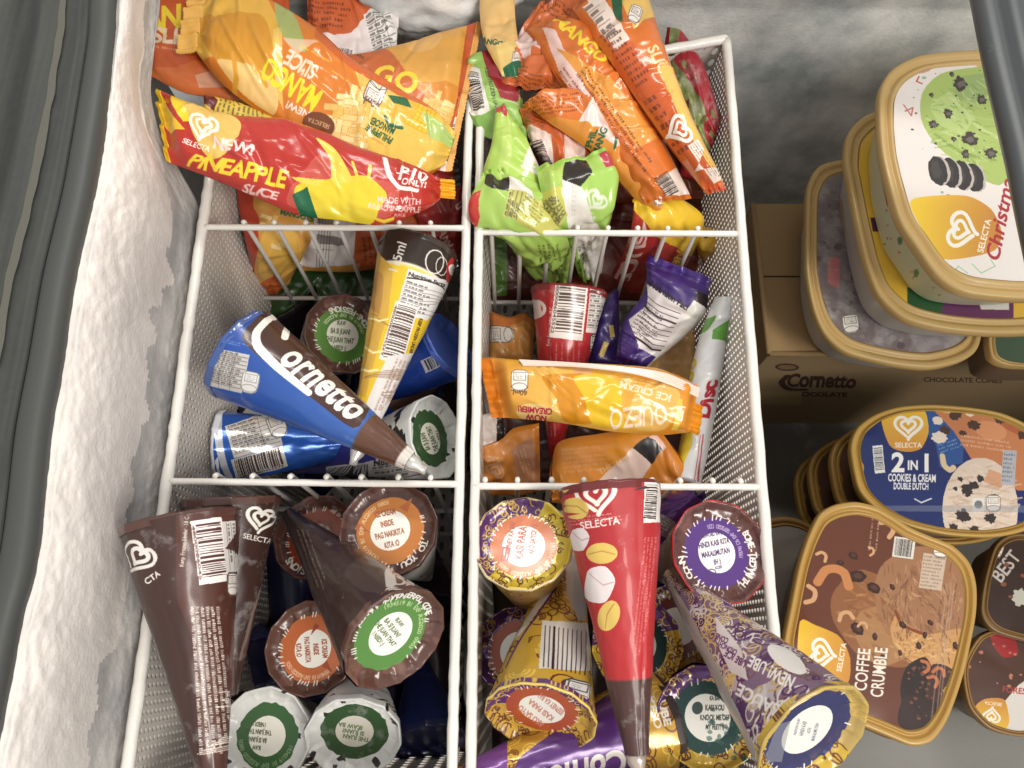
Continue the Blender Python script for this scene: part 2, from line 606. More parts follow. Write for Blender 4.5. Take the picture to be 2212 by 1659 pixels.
# ------------------------------------------------------------------ the chest freezer
M_LINER = plain('liner_paint', (196, 194, 190), 0.45, frost=0.55, fscale=9, bump=.25, bscale=60)
M_STEP = plain('step_paint', (164, 162, 156), 0.6, frost=0.4, fscale=16, bump=.3, bscale=120)
M_FLOOR = plain('liner_floor', (104, 101, 95), 0.6, frost=0.35, fscale=14, bump=.3, bscale=120)  # whole floor toned down, standing in for the lid's shade
M_WIRE = plain('white_coated_wire', (236, 232, 224), 0.32, coat=.3, bump=.35, bscale=260)
M_PANEL = plain('white_coated_sheet', (205, 198, 190), 0.42, coat=.2)
def rim_material():
    m, nt, b = new_mat('grey_rim_plastic')
    tc = nt.nodes.new('ShaderNodeTexCoord')
    mp = nt.nodes.new('ShaderNodeMapping')
    mp.inputs['Scale'].default_value = (150, 5, 60)
    nt.links.new(tc.outputs['Object'], mp.inputs['Vector'])
    n = nt.nodes.new('ShaderNodeTexNoise')
    n.inputs['Scale'].default_value = 1.0
    n.inputs['Detail'].default_value = 6
    nt.links.new(mp.outputs['Vector'], n.inputs['Vector'])
    n2 = nt.nodes.new('ShaderNodeTexNoise')
    n2.inputs['Scale'].default_value = 240
    n2.inputs['Detail'].default_value = 5
    nt.links.new(tc.outputs['Object'], n2.inputs['Vector'])
    r = nt.nodes.new('ShaderNodeValToRGB')
    r.color_ramp.elements[0].position = .40
    r.color_ramp.elements[0].color = (*srgb((45, 48, 46)), 1)
    r.color_ramp.elements[1].position = .78
    r.color_ramp.elements[1].color = (*srgb((66, 68, 63)), 1)
    mx = nt.nodes.new('ShaderNodeMath')
    mx.operation = 'MULTIPLY_ADD'
    mx.inputs[1].default_value = .25
    nt.links.new(n2.outputs['Fac'], mx.inputs[0])
    nt.links.new(n.outputs['Fac'], mx.inputs[2])
    ad = nt.nodes.new('ShaderNodeMath')
    ad.operation = 'SUBTRACT'
    ad.inputs[1].default_value = .11
    nt.links.new(mx.outputs[0], ad.inputs[0])
    nt.links.new(ad.outputs[0], r.inputs['Fac'])
    nt.links.new(r.outputs['Color'], b.inputs['Base Color'])
    b.inputs['Roughness'].default_value = .55
    return m
M_RIM = rim_material()
M_DIRT = plain('dirt_on_rim', (96, 95, 86), .8, bump=.4, bscale=300)
M_GASKET = plain('grey_gasket', (70, 72, 70), 0.5, bump=.2, bscale=150)
def frost_material(name, lo, hi, scale, bump):
    m, nt, b = new_mat(name)
    tc = nt.nodes.new('ShaderNodeTexCoord')
    n = nt.nodes.new('ShaderNodeTexNoise')
    n.inputs['Scale'].default_value = scale
    n.inputs['Detail'].default_value = 8
    n.inputs['Roughness'].default_value = .6
    nt.links.new(tc.outputs['Object'], n.inputs['Vector'])
    r = nt.nodes.new('ShaderNodeValToRGB')
    r.color_ramp.elements[0].position = .34
    r.color_ramp.elements[0].color = (*srgb(lo), 1)
    r.color_ramp.elements[1].position = .62
    r.color_ramp.elements[1].color = (*srgb(hi), 1)
    nt.links.new(n.outputs['Fac'], r.inputs['Fac'])
    nt.links.new(r.outputs['Color'], b.inputs['Base Color'])
    b.inputs['Roughness'].default_value = .9
    b.inputs['Specular IOR Level'].default_value = .25
    b.inputs['Subsurface Weight'].default_value = 0.0
    add_bump(nt, b, bump, 330, .0015)
    return m
M_FROST = frost_material('snowy_frost', (216, 209, 204), (238, 231, 225), 11, .40)
M_ICE = frost_material('iced_wall', (160, 160, 160), (206, 202, 198), 14, .4)
M_BACKFROST = frost_material('frosted_back_wall', (164, 171, 171), (246, 244, 240), 12, .35)

YB = 0.560           # back wall
FLOORZ = -0.50
freezer = thing('chest_freezer', 'open white chest freezer with a frosted liner and a scratched grey rim', 'freezer', (0, YB, FLOORZ))
FL = (0, YB, FLOORZ)
def sheet(fn, n, m, mat, name, parent=None, loc=FL, flip=False):
    pts = np.array([[fn(i / (n - 1), j / (m - 1)) for j in range(m)] for i in range(n)])
    return mesh_obj(name, [(pts, grid_faces(n, m, flip=flip), grid_uv(n, m), 0)], [mat], parent, loc)
# back wall of the liner, lumpy with old frost
def back(u, v):
    x = -0.42 + 1.15 * u
    z = FLOORZ + 0.70 * v
    y = YB
    top = max(0, min(1, (z + 0.03) / .07))
    lump = .009 * nz(x * 7, z * 7) + .003 * nz(x * 26, z * 26, 3) + .0016 * nz(x * 90, z * 90, 5)
    y -= lump * (.12 + .6 * top) + .022 * top * (1 + .7 * nz(x * 6, 3)) 
    return (x, y, z)
sheet(back, 260, 170, M_BACKFROST, 'back_wall', freezer, flip=True)
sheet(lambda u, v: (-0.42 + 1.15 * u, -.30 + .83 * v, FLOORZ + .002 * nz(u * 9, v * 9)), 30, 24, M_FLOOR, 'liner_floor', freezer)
sheet(lambda u, v: (-0.340 - .003 * v, -.30 + .83 * u, FLOORZ + .62 * v), 30, 20, M_LINER, 'side_wall', freezer)
sheet(lambda u, v: (0.725, -.30 + .83 * u, FLOORZ + .62 * v), 12, 12, M_LINER, 'side_wall', freezer)
sheet(lambda u, v: (-0.42 + 1.15 * u, -.30, FLOORZ + .56 * v), 12, 12, M_LINER, 'front_wall', freezer)
# the step over the compressor at the front right
def step_block():
    x0, x1, z1 = .12, .72, -.365
    y1 = P(1900, 1520, z1)[1]
    prof = [(y1 + .004, FLOORZ), (y1 + .003, z1 - .022), (y1 - .001, z1 - .008), (y1 - .010, z1 - .001), (y1 - .05, z1), (-.29, z1)]
    pts = np.array([[(x, y, z + .0012 * nz(x * 40, y * 40)) for y, z in prof] for x in np.linspace(x0, x1, 40)])
    mesh_obj('compressor_step', [(pts, grid_faces(40, len(prof), flip=True), None, 0)], [M_STEP], freezer, FL)
step_block()
# grey rim on the left: bulbous gasket, groove, flat and ridge running away from the viewer
ZG = 0.125
edge = [(262, -60), (248, 0), (244, 82), (222, 236), (200, 373), (187, 440), (153, 592), (126, 762), (97, 930), (77, 1124), (60, 1234), (30, 1344), (0, 1500), (-40, 1700)]
EDGE = spline([P(x, y, ZG) for x, y in edge], 90)
def along_edge(prof, name, mat, k0=0, k1=90, wob=0.0):
    pts = []
    for i in range(k0, k1):
        row = []
        for dx, dz in prof:
            row.append(EDGE[i] + np.array([-dx + wob * nz(i * .35, dx * 60), 0, dz]))
        pts.append(row)
    pts = np.array(pts)
    return mesh_obj(name, [(pts, grid_faces(k1 - k0, len(prof)), None, 0)], [mat], freezer, FL)
along_edge([(.004, -.03), (.0005, -.006), (.001, .001), (.005, .0032), (.010, .0036), (.014, .0028), (.0165, .0)], 'gasket', M_GASKET)
along_edge([(.0165, .0005), (.0175, -.0015), (.020, -.0015), (.0215, .0005), (.024, .0012), (.044, .0022), (.046, .0038), (.052, .0042), (.055, .0022), (.072, .0022), (.074, .0044), (.11, .0046), (.16, .005)], 'rim_frame', M_RIM)
def dirt_strip(off, w, k0, k1, z):
    pts = []
    for i in range(k0, k1):
        f = i / 90
        a = off + .0012 * nz(i * .3, off * 90)
        ww = w * (.85 + .35 * nz(i * .22, off * 40 + 5)) 
        pts.append([EDGE[i] + np.array([-(a + ww * t), 0, z]) for t in (-.5, 0, .5)])
    pts = np.array(pts)
    mesh_obj('dirt_streak', [(pts, grid_faces(k1 - k0, 3), None, 0)], [M_DIRT], freezer, FL)
dirt_strip(.0330, .0060, 0, 52, .0042)
dirt_strip(.0790, .0085, 6, 44, .0072)
# dark frame of the lid that covers the right hand half
def lid_frame():
    ln = spline([P(x, y, .135) for x, y in [(2096, -60), (2108, 0), (2135, 135), (2182, 337), (2196, 412), (2228, 564), (2262, 720), (2300, 1000), (2380, 1400)]], 40)
    prof = [(.020, -.022), (.004, -.012), (.0, -.002), (.003, .002), (.008, .0045), (.013, .003), (.0145, -.002), (.017, -.002), (.0185, .003), (.030, .0045), (.032, .001), (.040, .001), (.040, -.022)]
    pts = np.array([[p + np.array([a, 0, b]) for a, b in prof] for p in ln])
    lid = thing('sliding_lid', 'dark grey framed sliding lid along the right edge over the mint tub', 'lid', ln[5])
    M = plain('dark_lid_frame', (74, 78, 80), .38, frost=.25, fscale=40)
    mesh_obj('frame', [(pts, grid_faces(40, len(prof), flip=True), None, 0)], [M], lid, ln[5])
    G, nt, b = new_mat('lid_pane')
    tr = nt.nodes.new('ShaderNodeBsdfTransparent')
    tr.inputs[0].default_value = (.93, .95, .95, 1)
    mx = nt.nodes.new('ShaderNodeMixShader')
    mx.inputs[0].default_value = .10
    b.inputs['Roughness'].default_value = .08
    nt.links.new(tr.outputs[0], mx.inputs[1])
    nt.links.new(b.outputs[0], mx.inputs[2])
    nt.links.new(mx.outputs[0], nt.nodes['Material Output'].inputs['Surface'])
    pane = np.array([[p + np.array([a, 0, -.008]) for a in (.036, .44)] for p in ln])
    pane2 = pane + np.array([0, 0, -.005])
    mesh_obj('glass_pane', [(pane, grid_faces(40, 2), None, 0), (pane2, grid_faces(40, 2), None, 0)], [G], lid, ln[5])
lid_frame()

# ------------------------------------------------------------------ frost on the left wall and in the back corners (uncountable)
def frost_left():
    n, m = 300, 90
    A = spline([P(x + 1, y, ZG - .004) for x, y in edge], n)
    bd = [(346, -60, .082), (342, 0, .080), (334, 100, .074), (326, 200, .062), (346, 290, .044), (392, 375, .014), (430, 450, -.012), (426, 520, -.013), (402, 700, -.014), (380, 860, -.014), (357, 1020, -.014), (333, 1200, -.014), (305, 1400, -.014), (283, 1560, -.014), (261, 1720, -.014)]
    B = spline([P(*p) for p in bd], n)
    pts = []
    for i in range(n):
        row = []
        for j in range(m):
            t = j / (m - 1)
            # steep snowy hump under the rim, a trough, then a lower apron along the basket
            p = A[i] * (1 - t) + B[i] * t
            x, y, z = p
            y = y + .0
            hump = min(1, max(.15, (B[i][0] - A[i][0] + .03) / .05)) * .026 * math.sin(min(t / .66, 1) * math.pi) ** .9 * (1.0 + .22 * nz(y * 7, 1))
            dw = min(1, max(0, (B[i][0] - A[i][0]) / .03))
            tt = (t - .52 - .07 * nz(y * 9, 7) - .03 * nz(y * 40, 3)) / .16
            dip = -.062 * dw * max(0, min(1, tt)) ** 1.5 * (1 - max(0, (t - .86) / .14) ** 2) * (.85 + .4 * nz(y * 8, 9))
            q = .0042 * nz(x * 22, y * 10, z * 14) + .0014 * nz(x * 60, y * 46, 8 + z * 46) + .0012 * nz(x * 150, y * 150, z * 140) + .0005 * nz(x * 330, y * 330, z * 330)
            fade = min(1, t * 9) * min(1, (1 - t) * 9)
            sc = .0016 * abs(nz(y * 120, 4)) + .0022 * abs(nz(y * 45, 2)) if t < .12 else 0
            row.append((x + (hump * .35 + q * .6) * fade - sc * (1 - t * 8 if t < .12 else 0), y, z + (hump * .75 + dip + q) * fade))
        pts.append(row)
    pts = np.array(pts)
    o = mesh_obj('frost', [(pts, grid_faces(n, m), None, 0)], [M_FROST, M_ICE], None, tuple(pts[n // 2, m // 2]))
    mi = []
    for i in range(n - 1):
        for j in range(m - 1):
            y, t = pts[i, j, 1], j / (m - 1)
            mi.append(1 if t > .64 + .12 * nz(y * 12, 5) + .06 * nz(y * 45, t * 8) else 0)
    o.data.polygons.foreach_set('material_index', mi)
    o['kind'] = 'stuff'
    o['label'] = 'thick white frost built up on the freezer wall beside the left basket'
    o['category'] = 'frost'
frost_left()
def frost_lump(cx, cy, z, rx, ry, rz, seed, label):
    n, m = 90, 46
    c = P(cx, cy, z)
    pts = np.zeros((n, m, 3))
    for i in range(n):
        a = 2 * math.pi * i / n
        for j in range(m):
            b = math.pi * j / (m - 1)
            d = np.array([math.sin(b) * math.cos(a), math.sin(b) * math.sin(a), math.cos(b)])
            k = 1 + .20 * nz(d[0] * 2.2 + seed, d[1] * 2.2, d[2] * 2.2) + .07 * nz(d[0] * 6, d[1] * 6 + seed, d[2] * 6) + .03 * nz(d[0] * 24, d[1] * 24, d[2] * 24 + seed)
            pts[i, j] = c + d * k * np.array([rx, ry, rz])
    o = mesh_obj('frost', [(pts, grid_faces(n, m, wrap=True), None, 0)], [M_BACKFROST], None, tuple(c))
    o['kind'] = 'stuff'
    o['label'] = label
    o['category'] = 'frost'
frost_lump(945, -20, .005, .070, .030, .045, 1, 'grey crusty frost heaped behind the orange mango packs at the top')

# ------------------------------------------------------------------ two coated wire baskets side by side
def perforated(A, B, C, D, nu, nv, fillh=.30, fillw=.62):
    """sheet ABCD (A-B along, A-D down) with staggered slots; every slot has walls"""
    A, B, C, D = map(np.asarray, (A, B, C, D))
    nrm = unit(np.cross(B - A, D - A)) * .0012
    def S(u, v):
        return (A * (1 - u) + B * u) * (1 - v) + (D * (1 - u) + C * u) * v
    V, Fs = [], []
    for i in range(nu):
        off = .5 if i % 2 else 0.0
        for j in range(-1, nv):
            u0, u1 = i / nu, (i + 1) / nu
            v0, v1 = (j + off) / nv, (j + 1 + off) / nv
            if v1 <= 0.001 or v0 >= .999:
                continue
            v0c, v1c = max(v0, 0), min(v1, 1)
            um, vm = (u0 + u1) / 2, (v0c + v1c) / 2
            hu, hv = (u1 - u0) / 2 * fillh * 2 * .5, (v1c - v0c) / 2 * fillw
            outer = [(u0, v0c), (um, v0c), (u1, v0c), (u1, vm), (u1, v1c), (um, v1c), (u0, v1c), (u0, vm)]
            ic = [(-.7, -.75), (0, -1), (.7, -.75), (1, 0), (.7, .75), (0, 1), (-.7, .75), (-1, 0)]
            b = len(V)
            V += [S(*o) for o in outer]
            inn = [S(um + a * hu * 1.6, vm + c * hv) for a, c in ic]
            V += inn
            V += [p + nrm for p in inn]
            for k in range(8):
                k2 = (k + 1) % 8
                Fs.append((b + k, b + k2, b + 8 + k2, b + 8 + k))
                Fs.append((b + 8 + k, b + 8 + k2, b + 16 + k2, b + 16 + k))
    return np.array(V), Fs
ZB = -.33
def basket(label, left, right, yl, div, wires, lean, rodl, rodr, dense, group):
    """left / right: picture points of the rim's two long rods; div: picture points of the divider rods"""
    L0, L1 = P(*left[0], 0), P(*left[1], 0)
    R0, R1 = P(*right[0], 0), P(*right[1], 0)
    c = (L0 + L1 + R0 + R1) / 4
    root = thing('wire_basket', label, 'basket', (c[0], c[1], ZB), group)
    loc = (c[0], c[1], ZB)
    def rod(p, q, r, name='rim_rod', n=70, lump=.0004, par=root, k=10):
        t = np.linspace(0, 1, n)[:, None]
        path = p * (1 - t) + q * t
        rr = np.array([r + lump * nz(x[0] * 130 + 3, x[1] * 130, x[2] * 130) for x in path])
        path = path + np.array([[.0005 * nz(x[1] * 40, x[0] * 40, 1), .0, .0006 * nz(x[0] * 40, x[1] * 40, 5)] for x in path])
        v, f = tube(path, rr, k)
        return mesh_obj(name, [(v, f, None, 0)], [M_WIRE], par, loc)
    rod(L0, L1, rodl[0], lump=rodl[1])
    rod(R0, R1, rodr[0], lump=rodr[1])
    rod(L0, R0, .0042)
    rod(L1, R1, .0042)
    dn = np.array([0, 0, ZB])
    ins = np.array([.012, 0, 0])
    for (p, q, s, d) in ((L0, L1, ins, dense[0]), (R0, R1, -ins, dense[1])):
        a, b = p + s * .1, q + s * .1
        if s[0] > 0:
            a, b = b, a
        w, h = (d, d * 1.02)
        nu = int(np.linalg.norm(b - a) / w)
        v, f = perforated(a, b, b + dn + s, a + dn + s, nu, int(-ZB / h), *((.36, .70) if d < .008 else (.30, .62)))
        mesh_obj('side_panel', [(v, f, None, 0)], [M_PANEL], root, loc, smooth=False)
    for (p, q) in ((L0, R0), (L1, R1)):
        v, f = perforated(p, q, q + dn, p + dn, 16, 24)
        mesh_obj('end_panel', [(v, f, None, 0)], [M_PANEL], root, loc, smooth=False)
    v, f = perforated(L0 + dn + ins, R0 + dn - ins, R1 + dn - ins, L1 + dn + ins, 16, 30)
    mesh_obj('bottom_panel', [(v, f, None, 0)], [M_PANEL], root, loc, smooth=False)
    for (a, b), ws, r in zip(div, wires, (.0025, .0025)):
        A, B = P(*a, .001), P(*b, .001)
        d = rod(A, B, r, 'divider', 40, .00025)
        for f0 in ws:
            top = A * (1 - f0) + B * f0
            stub = top + np.array([0, .0035, .0022])
            path = [stub, stub + np.array([0, .0018, -.003]), stub + np.array([0, .0016, -.012]), top + np.array([0, .003, ZB + .01])]
            v, f = tube(np.array(path), .0019, 8)
            mesh_obj('wire', [(v, f, None, 0)], [M_WIRE], d, loc)
        for zz in (-.142, -.29):
            v, f = tube(np.array([A + np.array([.004, .0045, zz]), B + np.array([-.004, .0045, zz])]), .0022, 8)
            mesh_obj('cross_wire', [(v, f, None, 0)], [M_WIRE], d, loc)
    return root
basket('white wire basket on the left beside the frosted freezer wall', ((460, 330), (267, 1720)), ((1015, 180), (974, 1720)), 0,
       (((440, 491), (1006, 493)), ((364, 1040), (994, 1046))),
       ([(x - 440) / 566 for x in (526, 592, 660, 727, 796, 862, 930)], [(x - 364) / 630 for x in (465, 545, 627, 705, 780, 860, 930)]),
       0, (.0042, .0010), (.0036, .0005), (.0056, .011), 'wire baskets in the freezer')
basket('white wire basket on the right next to the ice cream tubs', ((1039, 180), (1016, 1720)), ((1569, 84), (1699, 1720)), 0,
       (((1028, 502), (1592, 505)), ((1022, 1050), (1640, 1052))),
       ([(x - 1028) / 564 for x in (1061, 1124, 1187, 1248, 1314, 1378, 1443, 1508)], [(x - 1022) / 618 for x in (1048, 1118, 1192, 1262, 1330, 1410, 1470, 1540, 1600)]),
       0, (.0036, .0005), (.0041, .0004), (.011, .0058), 'wire baskets in the freezer')

# ------------------------------------------------------------------ builders for the goods
PLAINS = {}
def plain_c(rgb, rough=.35, frost=0.0, metal=0.0, coat=.2):
    k = (tuple(rgb), rough, frost, metal)
    if k not in PLAINS:
        PLAINS[k] = plain('film', rgb, rough, frost=frost, metal=metal, coat=coat)
    return PLAINS[k]
class Pack:
    """A pillow pack of printed film between two edges (picture point + height); bar inside, creases, crimped ends."""
    def __init__(s, top, bot, base, bulge=.011, crease=.0016, ncr=14, bar=(.10, .90), sharp=.55, res=4.0):
        T, B = [P(*p) for p in top], [P(*p) for p in bot]
        a, b = proj(spline(T, 9)), proj(spline(B, 9))
        du, dv = (a[-1] - a[0]) + (b[-1] - b[0]), (b - a).mean(0)
        if du[0] * dv[1] - du[1] * dv[0] < 0:
            T, B = B, T
            a, b = b, a
        s.T, s.B = T, B
        s.L = (np.linalg.norm(np.diff(a, axis=0), axis=1).sum() + np.linalg.norm(np.diff(b, axis=0), axis=1).sum()) / 2
        s.Wd = np.linalg.norm(b - a, axis=1).mean()
        s.bulge, s.bar, s.sharp = bulge, bar, sharp
        s.nu, s.nv = int(max(24, min(220, s.L / res))), int(max(14, min(90, s.Wd / res)))
        # crease set
        s.cr = []
        for _ in range(int(ncr * 1.4)):
            an = random.choice((random.uniform(0, 3.14), random.gauss(1.57, .35), random.gauss(.3, .5)))
            s.cr.append((random.uniform(0, s.L), random.uniform(0, s.Wd), an, random.uniform(2.0, 6), random.choice((-1, 1, 1)) * crease * random.uniform(.5, 1.5), random.uniform(.12, .5) * s.Wd + 14))
        s.crease = crease
        s.ph = [random.uniform(0, 6.28) for _ in range(6)]
        s.sd = random.uniform(0, 90)
        s.c = Canvas(s.surf(49, 27, False), max(64, s.L * 1.05), max(48, s.Wd * 1.05), base)
    def surf(s, n, m, detail=True, side=1):
        A, B = spline(s.T, n), spline(s.B, n)
        v = np.linspace(0, 1, m)[None, :, None]
        S = A[:, None] * (1 - v) + B[:, None] * v
        gu, gv = np.gradient(S, axis=0), np.gradient(S, axis=1)
        N = np.cross(gu, gv)
        N /= np.linalg.norm(N, axis=2, keepdims=True) + 1e-12
        if (N[n // 2, m // 2] @ (CAM - S[n // 2, m // 2])) < 0:
            N = -N
        U, V = np.meshgrid(np.linspace(0, 1, n), np.linspace(0, 1, m), indexing='ij')
        pv = np.clip(1 - np.abs(2 * V - 1) ** 2.4, 0, 1) ** s.sharp
        e0, e1 = s.bar
        pu = np.clip(U / max(e0, .02), 0, 1) * np.clip((1 - U) / max(1 - e1, .02), 0, 1)
        pu = pu * pu * (3 - 2 * pu)
        h = s.bulge * pv * (.12 + .88 * pu)
        if side < 0:
            return S - N * (h * .9 + .0006)[..., None]
        if detail:
            X, Y = U * s.L, V * s.Wd
            d = np.zeros_like(U)
            for (cx, cy, an, w, amp, ln) in s.cr:
                ca, sa = math.cos(an), math.sin(an)
                al, pe = (X - cx) * ca + (Y - cy) * sa, -(X - cx) * sa + (Y - cy) * ca
                d += amp * np.clip(1 - np.abs(pe) / (2.6 * w), 0, 1) * np.exp(-(al / ln) ** 2)
            k = s.Wd / 26
            for eU, ph in ((X, s.ph[0]), (s.L - X, s.ph[1])):
                d += s.crease * .9 * np.sin(V * 2 * math.pi * k * .55 + ph + eU * .03) * np.exp(-eU / 34)
                d += s.crease * .5 * np.sin(V * 2 * math.pi * k * 1.1 + ph * 2) * np.exp(-eU / 18)
            ns = np.array([[nz(X[i, j] / 46, Y[i, j] / 30, s.sd) + .45 * nz(X[i, j] / 15, Y[i, j] / 13, s.sd + 9) for j in range(m)] for i in range(n)])
            d += ns * s.crease * .6
            ed = np.clip(V / .05, 0, 1) * np.clip((1 - V) / .05, 0, 1)
            h = h + d * (.25 + .75 * ed)
        return S + N * h[..., None]
    def build(s, name, label, group=None, cat='ice cream bar', seals=(), rough=.36, frost=.14, coat=.2, metal=0.0):
        n, m = s.nu, s.nv
        F_, K_ = s.surf(n, m), s.surf(max(n // 2, 10), max(m // 2, 8), False, -1)
        ctr = F_.reshape(-1, 3).mean(0)
        root = thing(name, label, cat, ctr, group)
        mat = printed('printed_film', s.c.image('print'), rough, frost, metal, coat, bump=.10, bscale=140, fscale=55)
        n2, m2 = K_.shape[:2]
        mesh_obj('wrapper', [(F_, grid_faces(n, m), grid_uv(n, m), 0), (K_, grid_faces(n2, m2, flip=True), grid_uv(n2, m2), 0)], [mat], root, ctr)
        for sp in seals:
            end, ln, color = sp[0], sp[1], sp[2]
            lift = sp[3] if len(sp) > 3 else 0.0
            v0, v1 = sp[4] if len(sp) > 4 else (0, 1)
            i0, i1 = (0, 2) if end == 0 else (n - 1, n - 3)
            mm = max(int(s.Wd / 2.4), 14)
            E = spline(F_[i0], mm)
            I = spline(F_[i1], mm)
            ks = np.arange(int(v0 * (mm - 1)), int(v1 * (mm - 1)) + 1)
            out = unit((E - I).mean(0))
            scale = np.linalg.norm(E[-1] - E[0]) / max(np.linalg.norm(proj(E[-1]) - proj(E[0])), 1)
            nl = 13
            N = unit(np.cross(out, E[-1] - E[0]))
            if N[2] < 0:
                N = -N
            g = np.zeros((len(ks), nl, 3))
            for a, k in enumerate(ks):
                for q in range(nl):
                    t = q / (nl - 1)
                    L = ln * scale * t
                    if q == nl - 1:
                        L += (1.4 if a % 2 else -1.0) * scale
                    g[a, q] = E[k] + out * L + N * (.0007 * (q % 2) + lift * t * t + .0016 * nz(a * .13, t * 2, s.sd))
            g2 = g - N * .0007
            mesh_obj('end_seal', [(g, grid_faces(len(ks), nl), None, 0), (g2, grid_faces(len(ks), nl, flip=True), None, 0)], [plain_c(color, .3, coat=.3)], root, ctr)
        return root

class Cone:
    """A wrapped ice cream cone: printed paper sleeve, pleated foil lid with a round label, twisted tip."""
    def __init__(s, lid, tip, r, base, lidbase=(110, 70, 55), facets=12, seam=None, tipr=.0042, depth=.0045):
        s.L, s.T = P(*lid), P(*tip)
        s.a = unit(s.T - s.L)
        s.len = np.linalg.norm(s.T - s.L)
        c = CAM - (s.L + s.T) / 2
        s.e2 = unit(c - (c @ s.a) * s.a)
        s.e1 = np.cross(s.e2, s.a)
        s.r, s.tipr, s.fac, s.depth = r, tipr, facets, depth
        s.sd = random.uniform(0, 90)
        s.seam = seam
        g = s.sleeve(73, 40, False)
        q = proj(g[36 - 12:36 + 13])
        gi, gj = np.gradient(q, axis=0), np.gradient(q, axis=1)
        s.flip = np.median(gi[..., 0] * gj[..., 1] - gi[..., 1] * gj[..., 0]) < 0
        if s.flip:
            s.e1 = -s.e1
            g = s.sleeve(73, 40, False)
        px = s.len * 3200
        s.c = Canvas(g, 440, max(220, min(px, 620)), base)
        G = np.linspace(-1.0, 1.0, 37)
        lf = unit(np.cross(-s.a, [0, 1.0, 0.1]))
        lu = np.cross(lf, s.a) if True else None
        s.lf, s.lu = lf, lu
        pl = np.array([[s.L + r * (lf * a + lu * b) for b in G] for a in G])
        s.lidflip = False
        q = proj(pl)
        d = (q[20, 18] - q[18, 18])[0] * (q[18, 20] - q[18, 18])[1] - (q[20, 18] - q[18, 18])[1] * (q[18, 20] - q[18, 18])[0]
        if d < 0 and (-s.a) @ (CAM - s.L) > 0:
            s.lu = -s.lu
            pl = np.array([[s.L + r * (s.lf * a + s.lu * b) for b in G] for a in G])
        s.lc = Canvas(pl, 256, 256, lidbase)
        s.lpos = proj(s.L)
    def rimk(s, th):
        """slightly polygonal, dented rim"""
        f = s.fac
        ph = (th * f / (2 * math.pi)) % 1.0
        return 1 - .030 * (1 - (2 * ph - 1) ** 2) + .022 * nz(math.cos(th) * 1.3, math.sin(th) * 1.3, s.sd)
    def sleeve(s, n, m, detail=True):
        out = np.zeros((n, m, 3))
        for i in range(n):
            th = -math.pi + 2 * math.pi * i / (n - 1)
            d = s.e2 * math.cos(th) + s.e1 * math.sin(th)
            k0 = s.rimk(th) if detail else 1.0
            for j in range(m):
                t = j / (m - 1)
                k = k0 * max(0, 1 - t * 5) + min(1, t * 5)
                rr = (s.r * (1 - t) + s.tipr * t) * k
                if detail:
                    rr += .0011 * nz(math.cos(th) * 1.4, math.sin(th) * 1.4, t * 5 + s.sd) * (1 - t * .6) + .0004 * nz(math.cos(th) * 4, math.sin(th) * 4, t * 16 + s.sd)
                    if s.seam is not None:
                        x = (th - R(s.seam) + .10 * math.sin(t * 9)) % (2 * math.pi)
                        if x < 1.5:
                            rr += .0011 * (1 - (x / 1.5) ** 2)
                out[i, j] = s.L + s.a * (t * s.len) + d * rr
        return out
    def build(s, label, group, name='ice_cream_cone', rough=.36, frost=.2, lidrough=.3, lidfrost=.12, lidmetal=.0, foil_tip=None, metal=0.0, cat='ice cream cone', rimcol=None, pleat=.0011, fscale=55):
        n, m = 97, 56
        g = s.sleeve(n, m)
        ctr = (s.L + s.T) / 2
        root = thing(name, label, cat, ctr, group)
        mat = printed('printed_sleeve', s.c.image('print'), rough, frost, metal, .2, bump=.12, bscale=70, fscale=fscale)
        mesh_obj('sleeve', [(g, grid_faces(n, m, flip=s.flip), grid_uv(n, m), 0)], [mat], root, ctr)
        # lid: rolled rim, pleated skirt falling inward, flat centre
        K = 144
        rr = [1.0, 1.005, 1.0, .965, .93, .86, .80, .745, .73, .70, .55, .35, .15, .0]
        dz = [.0025, -.0008, -.0024, -.0020, .0012, .0026, .0031, .0035, .0036, .0036, .0036, .0036, .0036, .0036]
        V, UV = [], []
        for k in range(K):
            th = 2 * math.pi * k / K
            d = s.e2 * math.cos(th) + s.e1 * math.sin(th)
            thk = math.atan2(math.sin(th), math.cos(th))
            f = s.fac * 1.0
            ph = (thk * f / (2 * math.pi) + .5 * nz(math.cos(th) * 2, math.sin(th) * 2, s.sd + 4)) % 1.0
            saw = (ph - .5) * 2
            for q, (a, b) in enumerate(zip(rr, dz)):
                pk = max(0, 1 - abs(a - .865) / .12)
                off = b * s.depth / .0036 if b > 0 else b
                off += pleat * saw * pk + (.0005 if a > .74 else .0003 * a * a) * nz(math.cos(th) * (7 if a > .74 else 2.5 * a), math.sin(th) * (7 if a > .74 else 2.5 * a), a * 3 + s.sd)
                rad = s.r * a * (s.rimk(thk) if a > .6 else 1)
                p = s.L + d * rad + s.a * off
                V.append(p)
                w = (p - s.L) / s.r
                UV.append(((w @ s.lf + 1) / 2, 1 - (w @ s.lu + 1) / 2))
        M = len(rr)
        fs = grid_faces(K, M, wrap=True)
        lm = printed('printed_foil_lid', s.lc.image('print'), lidrough, lidfrost, lidmetal, .35, bump=.15, bscale=120, fscale=70)
        mesh_obj('lid', [(np.array(V), fs, np.array(UV), 0)], [lm], root, ctr)
